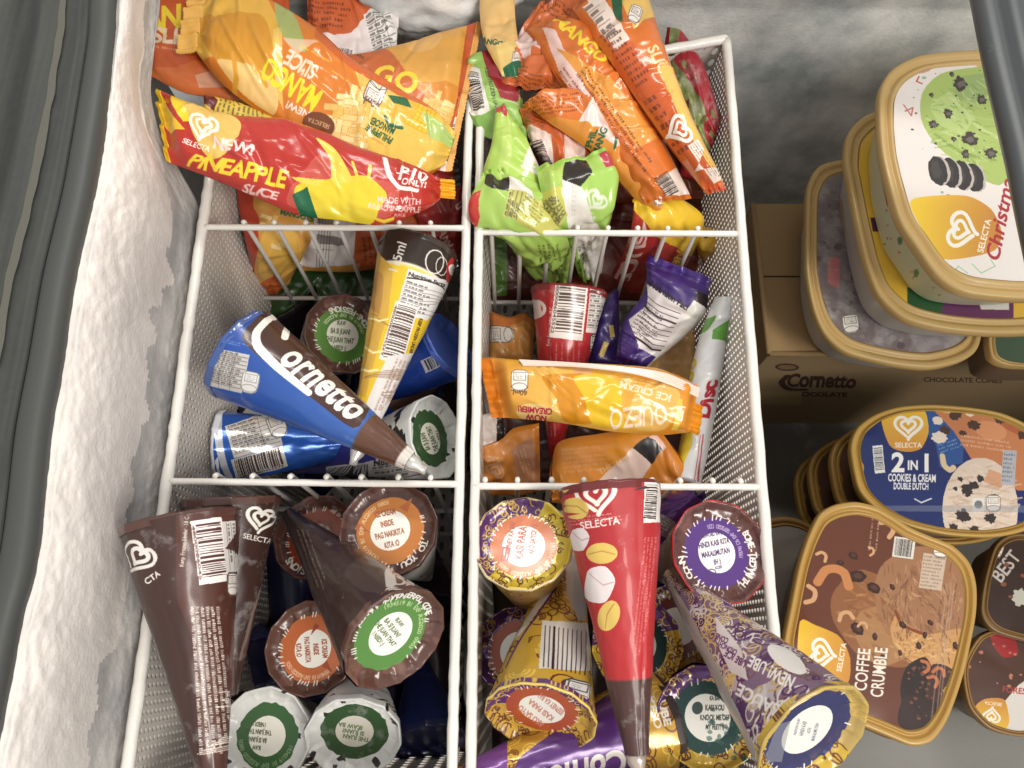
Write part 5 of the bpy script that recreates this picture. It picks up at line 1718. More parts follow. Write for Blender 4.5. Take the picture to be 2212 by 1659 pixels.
c.grad([(0, (30, 74, 168)), (.72, (54, 100, 186)), (.735, (50, 96, 180)), (.745, (102, 64, 44)), (.95, (92, 56, 40)), (.96, (216, 206, 196)), (1, (216, 206, 196))], axis=1)
c.text('VANILLA', 534, 690, 22, -37, (226, 232, 240), 2, sx=.85)
c.micro(580, 684, 34, 9, 34, (200, 210, 230), 1)
script(c, 650, 816, 72, 40, width=276)
c.nutri(492, 800, 80, 84, 12, (196, 192, 186), rows=10, cols=2)
c.jar(540, 826, 36, 46, 12, (120, 120, 120), (224, 222, 216))
c.micro(500, 740, 80, 10, 14, (170, 190, 224), 2)
k.build('bright blue cone with large white lettering lying diagonally, brown tip at the lower right', GM, frost=.30, rough=.3, foil_tip=(226, 222, 214))

for lid_, tip_, cb, lab in (((620, 650, -.17), (700, 760, -.22), (40, 32, 34), 'added dark cone deep at the back of the middle left compartment'),
                            ((900, 860, -.18), (800, 800, -.22), (24, 34, 90), 'added dark blue cone deep below the yellow cone'),
                            ((700, 1000, -.20), (560, 960, -.22), (24, 30, 84), 'added dark blue cone at the bottom of the middle left compartment')):
    k = Cone(lid_, tip_, .034, cb, cb)  # filler cones added where the deep gaps should look dark
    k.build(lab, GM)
# --- middle right
k = Cone((1229, 632, -.075), (1197, 990, -.115), .0335, (200, 36, 40), (150, 40, 40), seam=-28)
c = k.c
c.poly([(1230, 600), (1320, 600), (1290, 860), (1190, 860), (1180, 730), (1222, 680)], (196, 36, 42))
c.barcode(1230, 668, 130, 70, 96, (90, 66, 60), (240, 228, 218), .08, '4800086045522')
c.text('Keep Frozen Under -18 C', 1192, 706, 8, -84, (240, 206, 200), 1, width=84)
c.nutri(1290, 672, 40, 96, 6, (230, 224, 216), rows=9)
c.jar(1288, 742, 26, 40, 4)
c.brand(1142, 665, 70, 20, (240, 214, 206))
for r_ in range(6):
    c.micro(1190 + r_ * 12, 775, 70, 6, 92, (236, 180, 172), 1)
c.micro(1190, 925, 60, 26, 85, (236, 190, 180), 3)
k.build('red paper cone standing wide end up with a barcode between orange and purple packs', 'ice cream cones in the middle right compartment', frost=.42, rough=.28)

# --- front right
GF = 'ice cream cones in the front right compartment'
def gold(k, n=60, reg=(0, 0, 1, 1)):
    k.c.doodle(n, [LIN, (128, 74, 40), (236, 196, 70)], 26, 3, reg)
def goldlid(k, ring, top=(220, 186, 44), low=PUR, split=0, rt=.68, rc=.44):
    """gold and purple patterned foil with a coloured label"""
    c = k.lc
    c.a[:] = top
    X, Y = np.meshgrid(np.arange(256) - 128, np.arange(256) - 128)
    m = (X * math.cos(R(split)) + Y * math.sin(R(split))) > 18
    c.a[m] = low
    for _ in range(150):
        x, y = random.uniform(0, 255), random.uniform(0, 255)
        pu = (x - 128) * math.cos(R(split)) + (y - 128) * math.sin(R(split)) > 18
        col_ = (214, 174, 70) if pu else LIN
        z = random.uniform(7, 15)
        a0 = random.uniform(0, 6.28)
        if random.random() < .6:
            q = [(x + z * (.2 + t / 8) * math.cos(a0 + t), y + z * (.2 + t / 8) * math.sin(a0 + t)) for t in np.linspace(0, 7, 18)]
        else:
            q = [(x + z * math.cos(a0 + t), y + z * math.sin(a0 + t)) for t in np.linspace(0, 3.4, 12)]
        c.cline(q, 2.6, col_)
    k.disc(ring, (242, 238, 226), rt, rc, .025)
    k.zig(rt, (240, 234, 222), 34)
k = Cone((1465, 1352, -.10), (1430, 1380, -.22), .0335, (120, 50, 40), (170, 120, 40))
goldlid(k, (120, 36, 24), (170, 120, 40))
k.build('gold cone with a rust red label deep in the shade of the front right compartment', GF)
k = Cone((1330, 1190, -.13), (1512, 1064, -.045), .031, (84, 46, 116), PUR, tipr=.006)
k.c.grad([(0, (150, 110, 60)), (.5, (150, 120, 120)), (.55, (86, 46, 120)), (1, (96, 54, 130))], axis=1)
k.c.nutri(1424, 1130, 60, 40, 30, (160, 150, 150), rows=6)
k.build('cone with a purple foil tip pointing up right just below the right middle divider', GF, rough=.2, metal=.3, frost=.1)
k = Cone((1122, 1408, -.07), (1130, 1420, -.22), .0335, (150, 112, 40), (206, 166, 44), facets=11)
goldlid(k, (172, 70, 34), (200, 160, 40), split=20)
k.ringtext('EXP AUG2020', .56, .09, 150, 230, (230, 170, 140))
k.build('gold foil cone with a rust orange label half hidden behind the leaning gold cone', GF, lidrough=.2, lidmetal=.3, pleat=.0018)
k = Cone((1376, 1392, -.06), (1330, 1400, -.2), .034, (150, 112, 40), (206, 166, 44), facets=11)
goldlid(k, (20, 62, 58), (214, 172, 44), split=80)
k.build('gold foil cone with a dark green label behind the red cone', GF, lidrough=.22, lidmetal=.25)
# purple cone along the bottom
k = Cone((1424, 1560, -.055), (980, 1692, -.015), .034, (200, 152, 44), (60, 50, 50), seam=-120, tipr=.0075)
gold(k, 150)
k.c.grad([(0, (96, 82, 76)), (.12, (110, 90, 70))], axis=1, hi=1.0) if False else None
k.c.poly([(1370, 1440), (1460, 1440), (1460, 1690), (1390, 1690)], (96, 84, 78), .85)
k.c.poly([(1180, 1600), (1270, 1530), (1330, 1490), (1385, 1500), (1350, 1600), (1300, 1700), (1130, 1700)], (86, 42, 116))
k.c.blob([(1120, 1640), (1200, 1580), (1300, 1520), (1370, 1500), (1390, 1600), (1300, 1690), (1120, 1690)], (92, 46, 124))
k.c.line([(1300, 1496), (1370, 1492)], 22, (206, 200, 190))
k.c.text('Cornetto', 1232, 1648, 62, 166, (214, 208, 198), 2, shear=.15, width=250)
k.c.poly([(960, 1600), (1075, 1585), (1092, 1680), (960, 1720)], (124, 66, 150))
k.c.text('KESO', 1407, 1540, 16, 74, (226, 220, 210), 2, width=74)
k.c.text('UBE', 1430, 1540, 16, 76, (226, 220, 210), 2, width=60)
k.build('purple and gold cone lying across the bottom edge with big white letters upside down', GF, frost=.15, rough=.22, metal=.15)
k = Cone((1530, 1552, -.022), (1480, 1500, -.19), .0345, (150, 120, 60), (214, 172, 44), facets=12, seam=0)
gold(k, 70)
goldlid(k, (26, 66, 60), (214, 172, 50), split=75)
k.lc.speckle(40, (60, 96, 90), 7, (.1, .1, .5, .6), alpha=.6)
words(k, 1546, 1536, 0, [('BOXINGERO', .7), ('KA BA?', .8), ('KASI YOU', 1.05), ('KNOCK ME OFF', 1.0), ('MY FEET! :)', .95)], (60, 66, 60), 15, 1.42)
k.lc.ell(1508, 1531, 12, 14, 10, (60, 80, 74))
k.build("gold foil cone with a dark green label and pale note at the front right", GF, lidfrost=.2, lidrough=.24, lidmetal=.2)
k = Cone((1130, 1174, .0), (1160, 1340, -.16), .0342, (150, 112, 50), (222, 190, 40), facets=13)
gold(k, 70)
goldlid(k, (196, 92, 24), (228, 196, 40), split=35)
k.lc.text('JEEPNEY KA BA?', 1106, 1158, 11, -80, (170, 60, 50), 2, sx=.72, width=72)
k.lc.text('KASI PARA', 1132, 1168, 17, -82, (170, 60, 50), 2, sx=.72, width=72)
k.lc.text("AKO SA'YO! <3", 1156, 1160, 12, -82, (170, 60, 50), 2, sx=.7, width=66)
f_ = k.lc.loc(1091, 1192, -80)
k.lc.line([f_(-14, 6), f_(-14, -8), f_(14, -8), f_(14, 6), f_(-14, 6)], 4, (170, 60, 50))
k.lc.line([f_(-12, 0), f_(12, 0)], 4, (170, 60, 50))
k.ringtext('193531 B4 EXP AUG2020 0805', .56, .085, 175, 320, (236, 190, 150))
k.build("yellow and purple foil cone with an orange label beside the middle rail", GF, lidrough=.28, lidmetal=.15, lidfrost=.0, rimcol=(214, 196, 150), pleat=.0016)
for lid_, tip_, cb, lab in (((1280, 1300, -.18), (1240, 1200, -.24), (70, 44, 34), 'added brown cone deep behind the red cone with peanuts'),
                            ((1070, 1290, -.20), (1120, 1180, -.24), (60, 44, 34), 'added dark cone deep beside the middle rail in the front right compartment'),
                            ((1600, 1430, -.20), (1560, 1330, -.24), (74, 50, 40), 'added brown cone deep beneath the large silver purple cone'),
                            ((1290, 1640, -.18), (1200, 1560, -.22), (50, 40, 40), 'added dark cone under the purple cone at the bottom edge')):
    k = Cone(lid_, tip_, .034, cb, cb)  # filler cones added to darken the gaps below the foil lids
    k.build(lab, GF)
# leaning gold cone, lid at the bottom
k = Cone((1168, 1546, .0), (1240, 1120, -.105), .0362, GLD, (200, 150, 44), facets=14, seam=150)
gold(k, 190)
c = k.c
c.rect(1222, 1395, 110, 104, 4, (222, 218, 210))
for r_ in range(10):
    c.line([(1178 + r_ * 10, 1350 + r_ * 1.5), (1176 + r_ * 10, 1400 + r_ * 1.5), (1174 + r_ * 10, 1440 + r_ * 2)], 4 if r_ == 2 else 1.6, (50, 40, 44))
c.poly([(1225, 1180), (1262, 1180), (1262, 1340), (1250, 1340), (1225, 1290)], (190, 186, 180))
c.jar(1247, 1492, 60, 44, 14, (70, 70, 74), (236, 234, 228))
c.line([(1190, 1270), (1120, 1370), (1085, 1430)], 12, (220, 212, 204))
c.line([(1200, 1270), (1130, 1370), (1092, 1440)], 4, (92, 48, 112))
goldlid(k, (186, 78, 40), (206, 160, 50), split=90, rt=.66, rc=.42)
for r_, tx in enumerate(('JEEPNEY KA BA?', 'KASI PARA', "AKO SA'YO")):
    k.lc.text(tx, 1192 - r_ * 22, 1530 + r_ * 13, 12, 218, (206, 130, 110), 2, sx=.7, width=66)
k.build("gold patterned cone leaning with its orange label tipped toward the bottom edge", GF, rough=.24, metal=.15, frost=.06, rimcol=(224, 196, 96), lidfrost=.1)
k = Cone((1555, 1192, .006), (1400, 1235, -.12), .0350, (120, 108, 100), (98, 56, 50), facets=11, seam=90)
k.c.micro(1436, 1165, 120, 70, 100, (180, 168, 156), 7, .6, .6)
k.c.line([(1425, 1160), (1470, 1120)], 12, (170, 60, 50))
k.lc.speckle(26, (128, 84, 76), 18, alpha=.5)
k.disc((88, 50, 134), (246, 242, 234), .69, .395, .02)
k.zig(.69, (240, 234, 228), 50)
words(k, 1552, 1190, -11, [('PASSWORD KA BA?', .72), ('HINDI KASI KITA', 1.0), ('MAKALIMUTAN', 1.0), ('EH :)', .9), ('ACCESS', .5)], (84, 56, 110), 15, 1.42)
k.lc.line([(1544 + 9 * math.cos(t), 1236 + 8 * math.sin(t)) for t in np.linspace(0, 6.28, 12)], 2, (84, 56, 110))
k.ringtext('193741 D6 EXP SEP2020 1231', .56, .085, 190, 75, (180, 160, 200))
k.ringtext('SOME-TED WITH', .71, .13, 150, 230, (244, 238, 230), 2)
k.ringtext('FY CONN', .71, .13, 300, 350, (244, 238, 230), 2)
k.build('red rimmed cone with a purple label against the right side panel', GF, lidrough=.22, lidfrost=.06, rimcol=(186, 30, 34), pleat=.0018)
# big ube cone leaning over the right rim
k = Cone((1756, 1590, .085), (1448, 1242, -.02), .0352, (126, 100, 128), (206, 172, 50), facets=10, seam=140, tipr=.006)
c = k.c
c.speckle(60, (206, 198, 196), 22, wob=.5, alpha=.75)
c.speckle(70, (82, 42, 100), 20, wob=.5, alpha=.8)
c.doodle(330, [(214, 184, 104), (84, 46, 100), (222, 214, 208), (196, 164, 96), (120, 84, 84)], 22, 3.0)
c.poly([(1440, 1250), (1458, 1270), (1540, 1420), (1640, 1640), (1632, 1660), (1525, 1450)], (176, 170, 162))
c.poly([(1545, 1330), (1600, 1400), (1615, 1470), (1575, 1450), (1550, 1390)], (214, 206, 202))
c.text('CONE', 1562, 1374, 12, 205, (92, 50, 100), 2, width=28)
c.text('CRUNCHY', 1572, 1394, 11, 207, (92, 50, 100), 2, width=46)
c.text('UBE ICE', 1592, 1416, 15, 210, (92, 50, 100), 2, width=52)
c.text('NEW! UBE', 1672, 1440, 24, 208, (236, 230, 224), 2, width=110)
c.text('SAUCE', 1640, 1500, 26, 208, (236, 230, 224), 2, width=100)
c.brand(1690, 1545, 76, -38, (226, 218, 206))
c.ell(1700, 1425, 50, 20, 36, (232, 228, 222))
goldlid(k, (44, 48, 104), (206, 166, 36), (190, 158, 80), split=120, rt=.80, rc=.48)
k.lc.poly([(1660, 1660), (1690, 1580), (1720, 1570), (1700, 1660)], (150, 150, 154), .6)
words(k, 1756, 1590, -74, [('PASSWORD KA BA?', .6), ('HINDI KASI', .9), ('KITA', .8), ('MAKALIMUTAN', .8)], (100, 104, 130), 12, 1.4)
k.build('large silver purple patterned cone leaning over the right rim with a dark blue label', GF, rough=.26, frost=.28, rimcol=(190, 162, 92), lidfrost=.08, lidrough=.3)
# red cone on top
k = Cone((1316, 1058, .034), (1374, 1628, .024), .0335, (192, 36, 40), (120, 40, 40), seam=40, tipr=.0068)
c = k.c
c.grad([(0, (190, 34, 40)), (.725, (200, 36, 40)), (.735, (82, 48, 42)), (1, (78, 44, 40))], axis=1)
c.brand(1286, 1066, 92, -8, (244, 236, 222))
c.micro(1290, 1120, 120, 22, -6, (236, 180, 172), 3)
for x, y, a_ in ((1243, 1098, 20), (1300, 1195, 0), (1315, 1330, -70)):
    c.ell(x, y, 34 if y > 1150 else 28, 23, a_, (230, 190, 84))
    f_ = c.loc(x, y, a_)
    c.line([f_(-28, 2), f_(0, -5), f_(28, 2)], 2.4, (186, 136, 50))
c.ell(1222, 1048, 12, 16, 10, (220, 180, 80))
for x, y, z_ in ((1250, 1165, .75), (1293, 1262, 1.2)):
    c.blob([(x - 20 * z_, y - 24 * z_), (x + 12 * z_, y - 32 * z_), (x + 30 * z_, y - 6 * z_), (x + 12 * z_, y + 32 * z_), (x - 24 * z_, y + 26 * z_)], (238, 224, 222))
    c.line([(x - 18 * z_, y - 20 * z_), (x + 8 * z_, y + 2), (x + 28 * z_, y - 4 * z_)], 2.2, (206, 160, 166))
c.poly([(1392, 1040), (1425, 1040), (1425, 1130), (1388, 1130)], (236, 228, 220))
c.barcode(1405, 1085, 90, 30, 96, frame=False)
for r_ in range(4):
    c.micro(1378 + r_ * 7, 1300, 280, 5, 96, (236, 150, 146), 1, .8, .7, .2)
k.build('red cone with peanuts and marshmallows printed on it lying over the right middle divider', GF, frost=.30, rough=.5, foil_tip=(206, 190, 176))

# ------------------------------------------------------------------ right hand side: carton and tubs
M_TUBW = plain('tub_plastic_white', (206, 200, 192), .45, frost=.5, fscale=30)
M_TUBD = plain('tub_plastic_brown', (118, 96, 74), .45, frost=.3, fscale=30)
M_CARD = plain('corrugated_cardboard', (160, 130, 90), .85, bump=.25, bscale=90)
M_CARDD = plain('cardboard_seam', (104, 82, 54), .9)
M_TAPE = plain('packing_tape', (176, 148, 100), .3, coat=.3)
def carton():
    x0 = P(1626, 440, -.225)[0]
    yb, yf = P(1626, 440, -.225)[1], P(1644, 765, -.225)[1]
    x1, zt, zb = .70, -.225, -.495
    root = thing('cardboard_box', 'brown cardboard carton printed with dark lettering under the stacked tubs', 'box', ((x0 + x1) / 2, (yb + yf) / 2, zb))
    loc = ((x0 + x1) / 2, (yb + yf) / 2, zb)
    def quad(a, b, c_, d, n, m):
        a, b, c_, d = map(np.asarray, (a, b, c_, d))
        return np.array([[(a * (1 - u) + b * u) * (1 - v) + (d * (1 - u) + c_ * u) * v for v in np.linspace(0, 1, m)] for u in np.linspace(0, 1, n)])
    def bump(g, ax, k):
        for row in g:
            for p_ in row:
                p_[ax] += .0020 * nz(p_[0] * 14 + k, p_[1] * 14, p_[2] * 14)
        return g
    fr = bump(quad((x0, yf, zt), (x1, yf, zt), (x1, yf, zb), (x0, yf, zb), 40, 24), 1, 1)
    cv = Canvas(fr, 1000, 520, (160, 130, 90))
    cv.ell(1700, 793, 26, 8, 2, (74, 46, 30))
    cv.ell(1700, 793, 20, 5, 2, (140, 108, 68))
    cv.text('Cornetto', 1772, 836, 26, 1, (70, 36, 24), 2, shear=.2, width=150)
    cv.line([(1700, 812), (1688, 826), (1702, 840), (1740, 842)], 8, (70, 36, 24), smooth=12)
    cv.text('CHOCOLATE', 1765, 856, 9, 1, (70, 36, 24), 2, width=130)
    cv.text('CHOCOLATE CONES', 2080, 826, 10, 1, (70, 40, 28), 1, width=170)
    cv.rect(1686, 860, 92, 28, 1, (176, 148, 96))
    mat = printed('printed_cardboard', cv.image('print'), .85, 0, 0, 0, bump=.25, bscale=90)
    mesh_obj('front_panel', [(fr, grid_faces(40, 24), grid_uv(40, 24), 0)], [mat], root, loc)
    mid = (yb + yf) / 2
    for nm, ya, ybk in (('top_flap', yb, mid + .001), ('top_flap', mid - .001, yf)):
        g = bump(quad((x0, ya, zt), (x1, ya, zt), (x1, ybk, zt), (x0, ybk, zt), 30, 14), 2, 4)
        g2 = g - np.array([0, 0, .004])
        mesh_obj(nm, [(g, grid_faces(30, 14, flip=True), None, 0), (g2, grid_faces(30, 14), None, 0)], [M_CARD], root, loc)
    mesh_obj('seam', [(quad((x0, mid - .003, zt - .003), (x1, mid - .003, zt - .003), (x1, mid + .003, zt - .003), (x0, mid + .003, zt - .003), 2, 2), grid_faces(2, 2), None, 0)], [M_CARDD], root, loc)
    g = bump(quad((x0, yb, zt), (x0, yf, zt), (x0, yf, zb), (x0, yb, zb), 24, 24), 0, 7)
    mesh_obj('side_panel', [(g, grid_faces(24, 24), None, 0)], [M_CARD], root, loc)
    g = quad((x0 - .003, yf - .0015, zt + .001), (x0 + .26, yf - .0015, zt + .001), (x0 + .26, yf + .022, zt + .003), (x0 - .003, yf + .022, zt + .003), 14, 3)
    e = tube(np.array([(x0, yf, zt), ((x0 + x1) / 2, yf, zt + .001), (x1, yf, zt)]), .0032, 8)
    mesh_obj('front_edge', [(e[0], e[1], None, 0)], [M_CARD], root, loc)
    e = tube(np.array([(x0, yb, zt), (x0, (yb + yf) / 2, zt), (x0, yf, zt)]), .0030, 8)
    mesh_obj('side_edge', [(e[0], e[1], None, 0)], [M_CARD], root, loc)
carton()
def rounded(x0, y0, x1, y1, r=.38, n=4, rot=0, skew=0):
    """outline of a rounded box in picture points"""
    cx, cy, w, h = (x0 + x1) / 2, (y0 + y1) / 2, (x1 - x0) / 2, (y1 - y0) / 2
    pts = []
    for t in np.linspace(0, 2 * math.pi, 16, endpoint=False):
        c_, s_ = math.cos(t), math.sin(t)
        u, v = math.copysign(abs(c_) ** .55, c_) * w, math.copysign(abs(s_) ** .55, s_) * h
        pts.append((cx + u * math.cos(R(rot)) - v * math.sin(R(rot)), cy + u * math.sin(R(rot)) + v * math.cos(R(rot))))
    return pts
def gold_badge(c, pts, hx, hy, size, ang, tw=1.0, stops=((252, 206, 30), (210, 130, 50))):
    """yellow to amber badge with the heart"""
    q = spline([(x, y, 0) for x, y in pts], 50, True)[:, :2]
    cen = q.mean(0)
    d = np.array([math.sin(R(ang)), -math.cos(R(ang))])
    cc, J = c.inv(*cen, jac=True)
    dj = J @ d
    dj = dj / np.linalg.norm(dj)
    L = np.linalg.norm(J @ np.array([0, size * 1.2]))
    def colf(X, Y):
        t = np.clip(((X - cc[0]) * dj[0] + (Y - cc[1]) * dj[1]) / L * .5 + .5, 0, 1)[:, None]
        return np.asarray(stops[1], np.float32) * (1 - t) + np.asarray(stops[0], np.float32) * t
    c.cpoly([c.inv(*p_) for p_ in q], colf)
    c.brand(hx, hy, size, ang, (248, 240, 228), tw)
GT = 'ice cream tubs beside the baskets'
def scoop(c, x, y, rx, ry, n, colors, ang=0, ln=16, w=(1.5, 4)):
    """torn, streaky surface of a printed scoop"""
    for _ in range(n):
        t, r = random.uniform(0, 6.28), math.sqrt(random.random())
        px, py = x + rx * r * math.cos(t), y + ry * r * math.sin(t)
        a = R(ang) + random.gauss(0, .35) + .5 * math.sin(px * .04)
        l = ln * random.uniform(.4, 1.3)
        q = [(px, py), (px + l * .5 * math.cos(a), py + l * .5 * math.sin(a) + random.uniform(-2, 2)), (px + l * math.cos(a), py + l * math.sin(a))]
        c.line(q, random.uniform(*w), random.choice(colors), random.uniform(.35, .75))
# dark green tub peeping out at the right
t = Tub(rounded(2136, 676, 2400, 792), -.155, (60, 84, 56), height=.06)
t.build("gold lidded tub with a dark green label half hidden behind the tall tub stack", GT, bodymat=M_TUBD)
# tall stack: third, second, top
t = Tub([(2080, 372), (1950, 346), (1840, 341), (1772, 356), (1746, 400), (1742, 474), (1742, 581), (1757, 665), (1782, 721), (1830, 761), (1928, 786), (2013, 794), (2083, 777), (2117, 744), (2130, 640), (2124, 480)], -.150, (132, 116, 116), height=.07, lipk=.87)
t.c.speckle(90, (160, 146, 146), 10, alpha=.6)
t.c.speckle(60, (90, 70, 72), 10, alpha=.6)
t.c.blob([(1790, 560), (1812, 560), (1812, 620), (1790, 610)], (196, 110, 110))
t.c.jar(1838, 700, 34, 40, -8)
t.c.poly([(1960, 720), (2110, 690), (2090, 770), (1990, 765)], (150, 136, 140))
t.build('lowest tub of the tall stack on the carton, its purplish label frosted over', GT, bodymat=M_TUBW, labelfrost=.7)
t = Tub([(2060, 226), (1935, 232), (1872, 247), (1834, 285), (1826, 340), (1833, 384), (1849, 468), (1872, 567), (1900, 637), (1956, 687), (2041, 710), (2153, 720), (2260, 712), (2312, 650), (2304, 450), (2270, 300), (2190, 240)], -.080, (236, 184, 44), height=.07, lipk=.88)
t.c.poly([(2000, 640), (2190, 640), (2190, 720), (2000, 700)], (110, 50, 100))
t.c.poly([(1960, 620), (2040, 650), (2030, 690), (1960, 670)], (40, 90, 50))
t.c.poly([(2110, 640), (2180, 630), (2180, 670), (2120, 668)], (220, 214, 206))
t.c.poly([(1880, 470), (1912, 470), (1912, 500), (1885, 500)], (84, 40, 70))
sd = t.side(800, 120, (190, 182, 174))
t.sc.blob([(1800, 470), (1818, 430), (1826, 520), (1808, 560)], (176, 136, 96))
t.build('middle tub of the tall stack with a yellow label under the mint tub', GT, labelfrost=.05)
t = Tub([(2130, 106), (1992, 117), (1926, 150), (1900, 205), (1906, 330), (1941, 466), (1980, 530), (2030, 598), (2090, 632), (2212, 645), (2330, 636), (2392, 590), (2412, 480), (2402, 300), (2372, 180), (2300, 122)], -.012, (238, 226, 218), height=.070, lipk=.875)
c = t.c
c.speckle(14, (206, 120, 110), 5)
c.speckle(20, (150, 186, 150), 5)
c.ell(1992, 148, 22, 10, -10, (214, 140, 130), .8)
c.line([(1985, 165), (1980, 175), (1992, 180)], 3, (206, 90, 80))
c.line([(1955, 240), (1972, 232), (1968, 250), (1952, 226)], 3, (206, 110, 100))
c.blob([(1992, 200), (2030, 160), (2100, 145), (2180, 150), (2200, 330), (2160, 400), (2080, 360), (2020, 310), (1990, 260)], (172, 196, 96))
c.blob([(2010, 230), (2060, 200), (2100, 260), (2060, 300)], (186, 208, 118))
c.blob([(2060, 170), (2140, 160), (2120, 220), (2070, 210)], (156, 180, 104))
c.line([(2020, 290), (2080, 330), (2150, 345)], 7, (140, 166, 70), .8, 12)
c.line([(2070, 220), (2110, 270), (2160, 300)], 8, (196, 214, 130), .8, 12)
scoop(c, 2100, 265, 100, 100, 260, ((196, 214, 134), (150, 176, 84), (206, 222, 150), (134, 160, 70), (178, 200, 104)), 25, 18)
for x, y, r_ in ((2075, 180, 17), (2048, 244, 11), (2094, 300, 17), (2016, 268, 11), (2012, 205, 6), (2056, 160, 6), (2086, 332, 10), (2120, 214, 12), (2140, 330, 14), (2060, 300, 6)):
    c.ell(x, y, r_, r_ * .8, random.uniform(0, 90), (70, 60, 54), wob=.28)
    c.ell(x + 2, y + 1, r_ * .5, r_ * .4, 0, (112, 104, 96), wob=.3)
c.speckle(40, (80, 70, 56), 3.0, (.15, .08, .6, .55))
for q in range(4):
    c.ell(2110 - q * 26, 384 - q * 5, 20, 32, -14, (196, 182, 172), wob=.05)
    c.ell(2104 - q * 26, 383 - q * 5, 20, 32, -14, (54, 48, 46), wob=.06)
    c.ell(2100 - q * 26, 381 - q * 5, 11, 20, -14, (74, 66, 62), wob=.2)
gold_badge(c, [(1968, 432), (2080, 422), (2140, 450), (2164, 500), (2150, 540), (2080, 558), (2030, 556), (1995, 500)], 2074, 496, 78, -76)
c.text('Christmas', 2176, 470, 30, -79, (190, 40, 50), 1, shear=.3, width=200)
c.line([(2100, 570), (2120, 590), (2150, 575), (2140, 560)], 2, (150, 196, 140))
c.line([(2060, 590), (2070, 575), (2090, 590)], 2, (150, 196, 140))
sd = t.side(900, 130, (206, 206, 170))
for x, y in ((1985, 480), (2010, 530), (1955, 420), (1945, 520), (2045, 600), (1980, 590)):
    sd.ell(x, y, 6, 9, 20, (70, 130, 90), wob=.4)
for _ in range(60):
    x, y = random.uniform(1900, 2060), random.uniform(330, 640)
    sd.ell(x, y, 3, 2.4, 0, random.choice(((206, 110, 90), (90, 140, 100), (190, 150, 110))), wob=.3)
sd.line([(1906, 390), (1912, 420), (1916, 440)], 6, (190, 60, 50))
t.build("top tub of the tall stack showing mint ice cream and dark cookies on white", GT, frost=.3, labelfrost=.16)
# blue lidded stack
OUT = [(1838, 970), (1852, 925), (1890, 895), (1942, 878), (2013, 873), (2097, 879), (2170, 893), (2240, 930), (2275, 1000), (2270, 1080), (2230, 1140), (2150, 1160), (2050, 1156), (1960, 1135), (1895, 1100), (1855, 1055)]
def lower(out, z0, z1, dx=0, dy=0):
    """the same outline on a tub straight below"""
    r = []
    for x, y in out:
        q = proj(P(x, y, z0) + np.array([0, 0, z1 - z0]))
        r.append((q[0] + dx, q[1] + dy))
    return r
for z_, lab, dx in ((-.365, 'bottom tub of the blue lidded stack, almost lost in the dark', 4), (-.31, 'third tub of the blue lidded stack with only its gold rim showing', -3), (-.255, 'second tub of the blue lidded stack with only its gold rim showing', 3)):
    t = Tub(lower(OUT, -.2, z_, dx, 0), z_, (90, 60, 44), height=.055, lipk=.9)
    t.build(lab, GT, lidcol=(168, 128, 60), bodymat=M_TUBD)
t = Tub(OUT, -.2, (30, 44, 110), height=.055, lipk=.90)
c = t.c
c.poly([(1960, 860), (2060, 870), (2085, 920), (2080, 1000), (2030, 1010), (2022, 960), (1990, 920)], (40, 84, 160))
c.poly([(1992, 860), (2290, 860), (2290, 1060), (2200, 1060), (2110, 1010), (2060, 930)], (206, 122, 70))
c.poly([(2090, 860), (2290, 860), (2290, 980), (2180, 930)], (186, 92, 50))
c.ell(2140, 930, 36, 20, 15, (224, 142, 90))
for x, y, r_ in ((2064, 894, 14), (2104, 918, 13), (2042, 930, 12), (2160, 905, 12), (2080, 935, 8), (2210, 940, 12)):
    c.ell(x, y, r_, r_ * .8, 20, (80, 48, 34), wob=.25)
for x, y, r_ in ((2026, 908, 12), (2030, 945, 17), (2096, 892, 10)):
    c.ell(x, y, r_, r_ * .75, 10, (236, 216, 200), wob=.15)
c.line([(2036, 985), (2040, 1005), (2052, 1015), (2060, 1010)], 12, (226, 196, 150), smooth=10)
c.ell(2118, 1100, 82, 112, 0, (224, 200, 180))
for k_ in range(7):
    c.line([(2050, 1040 + k_ * 18), (2110, 1030 + k_ * 18), (2180, 1045 + k_ * 18)], 5, (206, 172, 146), .6, 14)
scoop(c, 2118, 1095, 74, 96, 170, ((238, 220, 204), (206, 178, 152), (230, 208, 188), (196, 162, 134)), 5, 20)
for x, y, r_ in ((2075, 1035, 6), (2104, 1048, 10), (2118, 1034, 8), (2090, 1060, 14), (2064, 1056, 5), (2150, 1075, 9), (2080, 1115, 16), (2140, 1120, 12), (2060, 1140, 11), (2105, 1145, 12)):
    c.ell(x, y, r_, r_ * .8, 30, (58, 48, 46), wob=.3)
c.rect(2150, 1034, 40, 30, 20, (216, 140, 90), .7)
gold_badge(c, [(1905, 885), (1990, 880), (2006, 930), (1990, 968), (1956, 976), (1920, 960)], 1962, 918, 62, 0)
c.text('2', 1940, 1018, 40, 0, (244, 240, 234), 2)
c.text('IN', 1972, 1014, 20, 0, (244, 240, 234), 2, sx=.8)
c.text('1', 2002, 1018, 38, 0, (244, 240, 234), 2)
c.text('COOKIES & CREAM', 1970, 1040, 16, 1, (240, 236, 230), 2, width=104)
c.text('DOUBLE DUTCH', 1968, 1057, 14, 1, (240, 236, 230), 2, width=76)
c.barcode(1898, 992, 60, 22, 84, (90, 90, 100), (230, 228, 222))
c.line([(1976, 1078), (1990, 1086), (2012, 1077)], 3, (214, 214, 214))
c.rect(2180, 1010, 30, 76, 4, (180, 178, 186))
c.micro(2180, 1010, 26, 66, 4, (90, 90, 100), 7)
c.jar(2146, 1088, 30, 36, 0)
c.rect(2114, 1090, 26, 28, 0, (226, 222, 214))
c.ell(2114, 1090, 9, 9, 0, (120, 120, 120))
